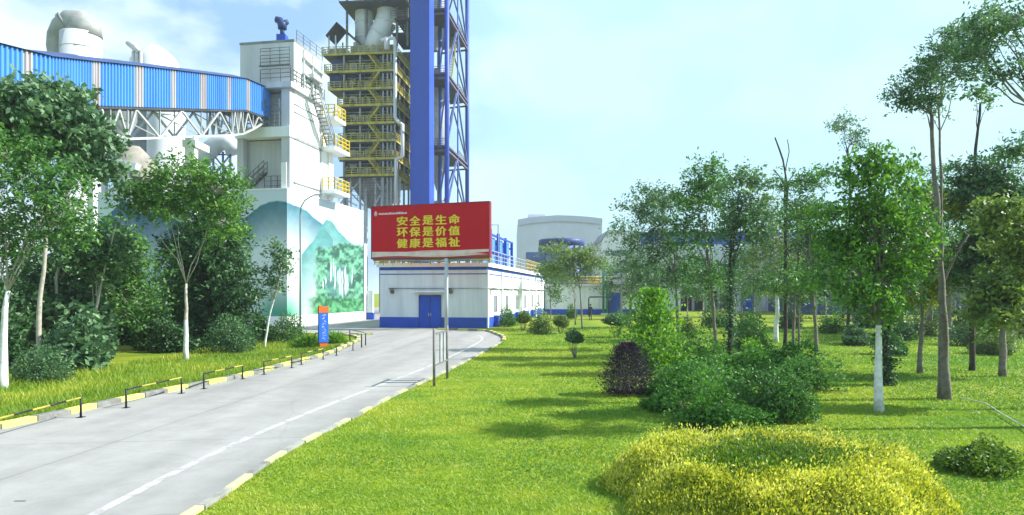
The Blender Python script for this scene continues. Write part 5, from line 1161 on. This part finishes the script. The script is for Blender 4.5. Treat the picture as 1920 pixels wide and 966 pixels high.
slim('ivy covered trunk standing just behind the largest dense tree', [(1664, 722), (1662, 640), (1668, 540), (1690, 430)], .12, [(1720, 420, 50, 50, .5, .9), (1690, 520, 45, 50, .3, .7)], ivy=2600, mat=lf_dark, brk=bark_dark, ls=.15)
slim('tallest tree with a thick bare grey trunk and feathery crown high above', [(1774, 749), (1770, 600), (1762, 460), (1752, 330), (1747, 215)], .125, [(1740, 150, 40, 30, 0, .8), (1705, 188, 34, 14, 0, .45), (1685, 172, 22, 8, 0, .25), (1775, 115, 45, 26, .3, .9), (1745, 195, 34, 14, 0, .35), (1830, 95, 46, 18, .3, .6), (1800, 70, 36, 18, .2, .45), (1760, 95, 26, 14, -.2, .3)], clumps=40, leaves=40, ls=.125, aspect=.36, mat=lf_cool, limbs=6, clump_r=.22, fork=.93, flat=.35, extra_trunks=(([(1772, 749), (1775, 600), (1768, 480), (1763, 330), (1752, 210)], .07, .25), ([(1775, 700), (1772, 540), (1800, 470), (1815, 440)], .06, .2)))
slim('thin tree whose bare stem forks into an empty V against the sky', [(1822, 640), (1824, 480), (1828, 310), (1836, 215), (1838, 195)], .11, [(1832, 172, 12, 9, 0, .25), (1858, 178, 20, 14, 0, .3), (1850, 380, 52, 50, .2, 1), (1800, 400, 45, 60, .2, 1)], Y=27, clumps=34, ls=.14, clump_r=.3, brk=bark_dark, mat=lf_mid)
slim('overhanging tree reaching in from the upper right edge of the picture', [(2040, 800), (2035, 560), (2010, 330), (1985, 200)], .16, [(1860, 60, 70, 26, 0, 1), (1900, 20, 70, 26, .4, 1.1), (1830, 100, 45, 22, 0, .5), (1880, 130, 50, 18, 0, .5), (1905, 290, 35, 26, 0, .5), (1990, 60, 80, 50, .3, 1.4), (1800, 140, 40, 16, 0, .3)], clumps=36, leaves=38, ls=.12, aspect=.36, mat=lf_cool, limbs=3, clump_r=.22, fork=.75, flat=.35)
slim('background tree with a sparse round crown poking above the dense tree', [(1590, 620), (1592, 480), (1594, 330), (1590, 280)], .12, [(1588, 245, 40, 30, 0, 1), (1600, 268, 28, 22, 0, .4)], Y=45, mat=lf_cool, brk=bark_dark, fork=.9, limbs=7, clumps=36, leaves=34)
slim('yellow green tree glowing between the dense tree and the grey trunk', [(1725, 690), (1728, 600), (1735, 500)], .1, [(1735, 470, 45, 60, 0, 1), (1722, 540, 35, 45, 0, .7), (1755, 400, 40, 40, .3, .7)], Y=26, mat=leafmat('leaf_yellow_green', (.07, .11, .015), (.16, .21, .02), (.33, .34, .03), .4), ls=.16)
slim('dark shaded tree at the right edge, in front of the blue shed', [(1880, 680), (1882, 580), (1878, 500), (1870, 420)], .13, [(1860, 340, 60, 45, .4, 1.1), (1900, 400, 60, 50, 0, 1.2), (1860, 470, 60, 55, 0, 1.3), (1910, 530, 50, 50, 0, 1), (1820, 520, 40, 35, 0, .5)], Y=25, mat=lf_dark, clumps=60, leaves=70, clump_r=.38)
slim('nearer tree at the right edge with a low branch of large pale leaves', [(1960, 760), (1950, 660), (1930, 600), (1905, 560)], .13, [(1890, 560, 50, 40, 0, 1), (1850, 590, 40, 24, 0, .5), (1920, 480, 45, 60, .3, .9), (1890, 410, 42, 40, .3, .6)], Y=18, mat=lf_olive, ls=.17, aspect=.5, clump_r=.26, fork=.5)
slim('mid distance tree behind the ivy trunk filling the gap in front of the warehouse', [(1415, 625), (1413, 560), (1412, 500)], .1, [(1410, 490, 50, 40, 0, 1), (1440, 520, 45, 35, 0, .8)], Y=52, mat=lf_cool, ls=.2, clump_r=.55)
slim('small tree in front of the white block at the left of the tree group', [(1180, 606), (1182, 570), (1186, 520)], .1, [(1180, 500, 30, 35, 0, .8), (1210, 530, 35, 35, 0, .8), (1165, 440, 28, 30, 0, .4)], Y=60, mat=lf_cool, ls=.22, clump_r=.6)
slim('young flat crowned tree nearest the pump house, ahead of the blue tank', [(1092, 618), (1090, 570), (1086, 530), (1080, 510)], .09, [(1060, 472, 52, 12, 0, 1), (1085, 495, 48, 20, .5, .9), (1045, 505, 30, 20, 0, .5), (1110, 488, 30, 20, 0, .5)], Y=57, mat=lf_olive, ls=.2, clump_r=.5, flat=.35)
slim('second young tree of pale stem left of the flat crowned tree', [(1079, 606), (1078, 570), (1075, 540)], .08, [(1065, 520, 35, 25, 0, .7)], Y=66, mat=lf_cool, ls=.2, clump_r=.5)
slim('slim young tree against the end of the pump house', [(1033, 596), (1032, 560), (1030, 530)], .08, [(1030, 520, 26, 30, 0, .8), (1045, 560, 14, 20, 0, .3)], Y=76, mat=lf_cool, ls=.24, clump_r=.6)
for i, (px, Y, hpx, lab) in enumerate(((1288, 62, 40, 'pale stemmed sapling seen between the leftmost lawn tree and the gateway'), (1318, 66, 46, 'thin sapling in front of the dark warehouse gateway'), (1548, 58, 60, 'thin sapling before the blue shed, left of the dense tree'), (1700, 48, 60, 'slim sapling visible behind the yellow green tree'), (1800, 52, 60, 'slim sapling behind the thick grey trunk'))):
    py = HY+CAMZ*F/Y; slim(lab, [(px, py), (px+1, py-hpx), (px+2, py-hpx*1.8)], .07, [(px, py-hpx*2.2, 30, 26, 0, .8), (px+14, py-hpx*1.5, 22, 20, 0, .4)], Y=Y, mat=(lf_cool, lf_mid)[i % 2], ls=.22, clump_r=.55, brk=bark_pale)
far_specs = [(1640, 75, 520, 70), (1730, 80, 500, 75), (1830, 78, 505, 80), (1930, 74, 500, 80), (1580, 84, 515, 55)]
flab = ['far dark tree behind the dense green tree', 'far dark tree seen past the tallest trunk', 'far dark tree near the right edge below the empty V stem', 'far dark tree cut by the right picture edge', 'far dark tree at the left end of the blue shed']
for (px, Y, py, rr_), lab in zip(far_specs, flab):
    tree('background_tree', lab, [(px, HY+CAMZ*F/Y), (px, 560), (px, 530)], .18, [(px, py, rr_*.6, 34, 0, 1), (px+22, py+30, rr_*.5, 28, 0, .7)], Y=Y, group='background trees by the sheds', clumps=50, leaves=55, ls=.34, mat=lf_dark, brk=bark_dark, limbs=4, clump_r=.8)

for px, Y, py, rx, ry, mt, lab in ((1745, 55, 360, 60, 60, lf_mid, 'tall leafy tree seen behind the two thick grey trunks'), (1845, 48, 500, 80, 60, lf_dark, 'dark low crowned tree behind the pale leaved edge tree'), (1600, 60, 500, 70, 60, lf_mid, 'leafy tree screening the left end of the blue shed'), (1240, 80, 505, 50, 42, lf_cool, 'pale hazy tree in front of the left end of the warehouse'), (1390, 86, 515, 55, 40, lf_mid, 'mid green tree before the warehouse door'), (1500, 72, 510, 60, 48, lf_mid, 'full green tree at the right end of the white warehouse'), (1165, 92, 525, 40, 34, lf_cool, 'small hazy tree at the corner of the low service building'), (1780, 45, 470, 60, 60, lf_cool, 'leafy tree between the thick grey trunk and the blue shed'), (1895, 42, 380, 70, 70, lf_mid, 'taller leafy tree behind the shaded tree at the right edge'), (1690, 50, 540, 60, 45, lf_mid, 'low branched tree behind the ivy covered trunk')):
    tree('background_tree', lab, [(px, HY+CAMZ*F/Y), (px, 560), (px+3, py+10)], .16, [(px, py, rx, ry, 0, 1), (px+rx*.6, py+ry*.6, rx*.6, ry*.6, 0, .5), (px-rx*.6, py+ry*.4, rx*.5, ry*.5, .2, .4)], Y=Y, group='background trees by the sheds', clumps=46, leaves=46, ls=.14+.0022*Y, mat=mt, brk=bark_grey, limbs=4, clump_r=.35+.005*Y)
# ------------------------------------------------------------------ shrubs, right lawn
def lawn_shrub(name, label, px, pyb, wpx, hpx, **k):
    Y = CAMZ*F/(pyb-HY); d = dict(group='shrubs on the right lawn'); d.update(k); kk = Y/F
    return shrub(name, label, (px-CX)*kk, Y+wpx*kk*.3, hpx*kk, wpx*kk/2, wpx*kk/2*.9, **d)
lawn_shrub('round_shrub', 'dark round shrub touching the pump house side wall', 953, 613, 40, 38, n=2200, ls=.2, mat=lf_mid, low=.1)
lawn_shrub('round_shrub', 'small olive shrub second from the pump house corner', 981, 622, 34, 42, n=1900, ls=.18, mat=lf_olive, low=.12)
lawn_shrub('round_shrub', 'large olive shrub in the middle of the row beside the pump house', 1016, 628, 52, 50, n=2600, ls=.17, mat=lf_olive, low=.08)
lawn_shrub('round_shrub', 'round shrub at the right end of the row beside the pump house', 1053, 626, 38, 38, n=2000, ls=.17, mat=lf_olive, low=.12)
lawn_shrub('goblet_shrub', 'tall goblet shaped shrub right of the walking person', 1158, 634, 60, 50, n=2800, ls=.17, mat=lf_cool, low=.25)
lawn_shrub('round_shrub', 'far small shrub left of the walking person', 1072, 598, 26, 26, n=1200, ls=.25, mat=lf_mid, low=.1)
lawn_shrub('round_shrub', 'round light shrub behind the leftmost lawn tree', 1292, 636, 44, 46, n=2200, ls=.17, mat=lf_olive, low=.1)
lawn_shrub('round_shrub', 'wide green shrub in front of the warehouse door', 1415, 628, 70, 46, n=2800, ls=.2, mat=lf_mid, low=.03)
lawn_shrub('round_shrub', 'low shrub by the gateway of the warehouse', 1352, 606, 30, 26, n=1200, ls=.24, mat=lf_olive, low=.05)
lawn_shrub('round_shrub', 'shrub behind the largest dense tree trunk', 1700, 640, 60, 46, n=2200, ls=.18, mat=lf_cool, low=.06)
lawn_shrub('round_shrub', 'shrub right of the thick grey trunk, in front of the blue shed', 1835, 650, 85, 58, n=3000, ls=.17, mat=lf_cool, low=.08)
lawn_shrub('round_shrub', 'small shrub under the thick grey trunk tree, farther back', 1745, 630, 40, 34, n=1500, ls=.2, mat=lf_olive, low=.08)
lawn_shrub('standard_shrub', 'small round shrub on a short single stem, alone on the open grass', 1080, 672, 46, 56, n=2000, ls=.13, mat=lf_cool, low=.3)
lawn_shrub('purple_shrub', 'dark purple pointed shrub standing on the lawn', 1181, 744, 106, 100, n=9000, ls=.10, aspect=.2, mat=lf_purple, low=.06, grow=1.1, lump=.4, pointed=True)
lawn_shrub('upright_shrub', 'tall narrow bright green shrub just behind the purple one', 1230, 706, 118, 166, n=5200, ls=.17, mat=lf_lime, low=.02, grow=.7, lump=.8, pointed=True)
lawn_shrub('spreading_shrub', 'low spreading light green shrub right of the purple one', 1290, 748, 215, 92, n=9500, ls=.12, mat=leafmat('leaf_grass_green', (.035, .12, .018), (.08, .21, .03), (.16, .33, .05), .35), low=.0, lump=.3)
lawn_shrub('spreading_shrub', 'low spreading green shrub directly behind the golden hedge', 1335, 806, 230, 90, n=10500, ls=.10, mat=MATS['leaf_grass_green'], low=.0, lump=.3)
lawn_shrub('spreading_shrub', 'mid green shrub mass under the ivy wrapped trunk', 1390, 716, 200, 80, n=8500, ls=.14, mat=MATS['leaf_grass_green'], low=.0, lump=.3)
lawn_shrub('spreading_shrub', 'upright green shrub mass behind the dark round bush', 1490, 706, 130, 84, n=5600, ls=.15, mat=MATS['leaf_grass_green'], low=.0, lump=.3)
lawn_shrub('round_shrub', 'dark dense round bush with bare lower stems right behind the golden hedge', 1478, 796, 170, 128, n=10500, ls=.095, mat=lf_mid, low=.08, lump=.2)
lawn_shrub('spreading_shrub', 'low yellow green bush at the lower right picture edge', 1870, 895, 200, 78, n=8500, ls=.07, mat=lf_hedge, low=.0, lump=.25)

for px, pyb, wpx, hpx, mt, l_, lab in ((1265, 700, 120, 60, lf_mid, .14, 'leafy shrub between the upright bright shrub and the slim dark trunk'), (1330, 690, 120, 66, MATS['leaf_grass_green'], .15, 'fresh green shrub around the foot of the bent trunk'), (1420, 668, 120, 70, lf_mid, .16, 'broad shrub around the white barked trunk'), (1250, 770, 90, 44, MATS['leaf_grass_green'], .11, 'low fresh green shrub just right of the purple shrub'), (1400, 775, 120, 66, MATS['leaf_grass_green'], .10, 'fresh green shrub left of the dark round bush'), (1520, 735, 130, 84, lf_mid, .12, 'mid green shrub behind and above the dark round bush'), (1620, 650, 80, 46, lf_cool, .18, 'grey green shrub at the foot of the dark leaning tree'), (1690, 668, 70, 40, lf_mid, .16, 'small mid green shrub right of the ivy covered trunk'), (1890, 668, 90, 54, lf_olive, .15, 'olive shrub under the trees at the right edge'), (1440, 690, 90, 56, lf_lime, .15, 'bright lime shrub behind the fresh green mass')):
    lawn_shrub('spreading_shrub', lab, px, pyb, wpx*1.25, hpx*1.08, n=7000, ls=l_, mat=mt, low=.0, lump=.34)
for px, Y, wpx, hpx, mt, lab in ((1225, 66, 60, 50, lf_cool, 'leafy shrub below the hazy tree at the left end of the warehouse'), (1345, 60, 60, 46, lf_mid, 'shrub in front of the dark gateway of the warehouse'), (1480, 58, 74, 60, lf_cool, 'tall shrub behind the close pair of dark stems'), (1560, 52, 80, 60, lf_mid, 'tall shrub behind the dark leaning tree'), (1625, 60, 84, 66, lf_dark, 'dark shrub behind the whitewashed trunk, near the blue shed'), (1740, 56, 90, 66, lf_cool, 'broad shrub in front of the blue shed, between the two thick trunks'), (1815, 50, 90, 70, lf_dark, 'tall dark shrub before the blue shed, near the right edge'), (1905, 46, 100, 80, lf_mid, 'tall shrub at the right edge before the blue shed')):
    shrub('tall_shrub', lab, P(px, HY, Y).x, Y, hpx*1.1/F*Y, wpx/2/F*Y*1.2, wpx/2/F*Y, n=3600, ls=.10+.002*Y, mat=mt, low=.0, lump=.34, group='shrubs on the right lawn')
# ------------------------------------------------------------------ golden hedge bed
HX, HYd, AX, AY = 3.9, 10.4, 2.4, 2.1
hg = thing('golden_hedge', 'large round mound of clipped golden hedge in the right foreground', 'hedge', (HX, HYd, 0))
n_ = 76000; th_ = RNG.uniform(0, 2*PI, n_); rho = np.sqrt(RNG.uniform(.0, 1, n_)); 
edge = 1+.05*np.sin(th_*5+1)+.04*np.sin(th_*9)
prof = np.clip(1-rho**7, .0, 1); keep = rho+RNG.normal(size=n_)*.12+.35*(value_noise(np.cos(th_)*rho*3+40, np.sin(th_)*rho*3+40, .6, 15)-.5) > .46+.1*np.sin(th_*2+.5)
top = .66*(1-.22*np.clip((.62-rho)/.6, 0, 1))*(1-rho**9)
xx = np.cos(th_)*rho*AX*edge; yy = np.sin(th_)*rho*AY*edge
top = top*(.86+.3*value_noise(xx+40, yy+40, .5, 9))+.03*value_noise(xx+40, yy+40, .12, 10)+np.where(RNG.random(n_) < .10, RNG.uniform(0, .17, n_), 0)-.16*np.clip(value_noise(xx+40, yy+40, .22, 19)-.6, 0, 1)
zz_ = top-np.abs(RNG.normal(size=n_))*.07; side = RNG.random(n_) < .25; sc2 = np.where(side, RNG.uniform(.15, 1, n_), 1); zz_ = np.maximum(zz_*sc2, .02); push = np.where(side & (rho > .8), .06, 0)
cen = np.stack([xx*(1+push), yy*(1+push), zz_], 1)
grow = np.stack([np.cos(th_)*.25+.15, np.sin(th_)*.25, np.full(n_, 1.0)], 1)
va = np.clip(.55+.5*(value_noise(xx+40, yy+40, .35, 12)-.5)+RNG.normal(size=n_)*.15-(1-sc2)*.1, 0, 1)
np_mesh('golden_foliage', leaf_quads(cen[keep], .054, .46, grow=grow[keep]*1.2), 4, lf_yellow, hg, va[keep])
inn = ~keep | (RNG.random(n_) < .12)
np_mesh('green_foliage', leaf_quads(cen[inn], .058, .46, grow=grow[inn]), 4, lf_hedge, hg, np.clip(va[inn], 0, 1))
sb = MB()
for k in range(60):
    a = random.uniform(0, 2*PI); r_ = math.sqrt(random.random())*.9; x, y = math.cos(a)*r_*AX, math.sin(a)*r_*AY
    sb.tube([(x, y, -.05), (x+random.uniform(-.08,.08), y, .25), (x+random.uniform(-.15,.15), y+random.uniform(-.1,.1), .5*(1-r_**6))], [.014, .01, .004], 5)
sb.build('stem', bark_dark, hg)
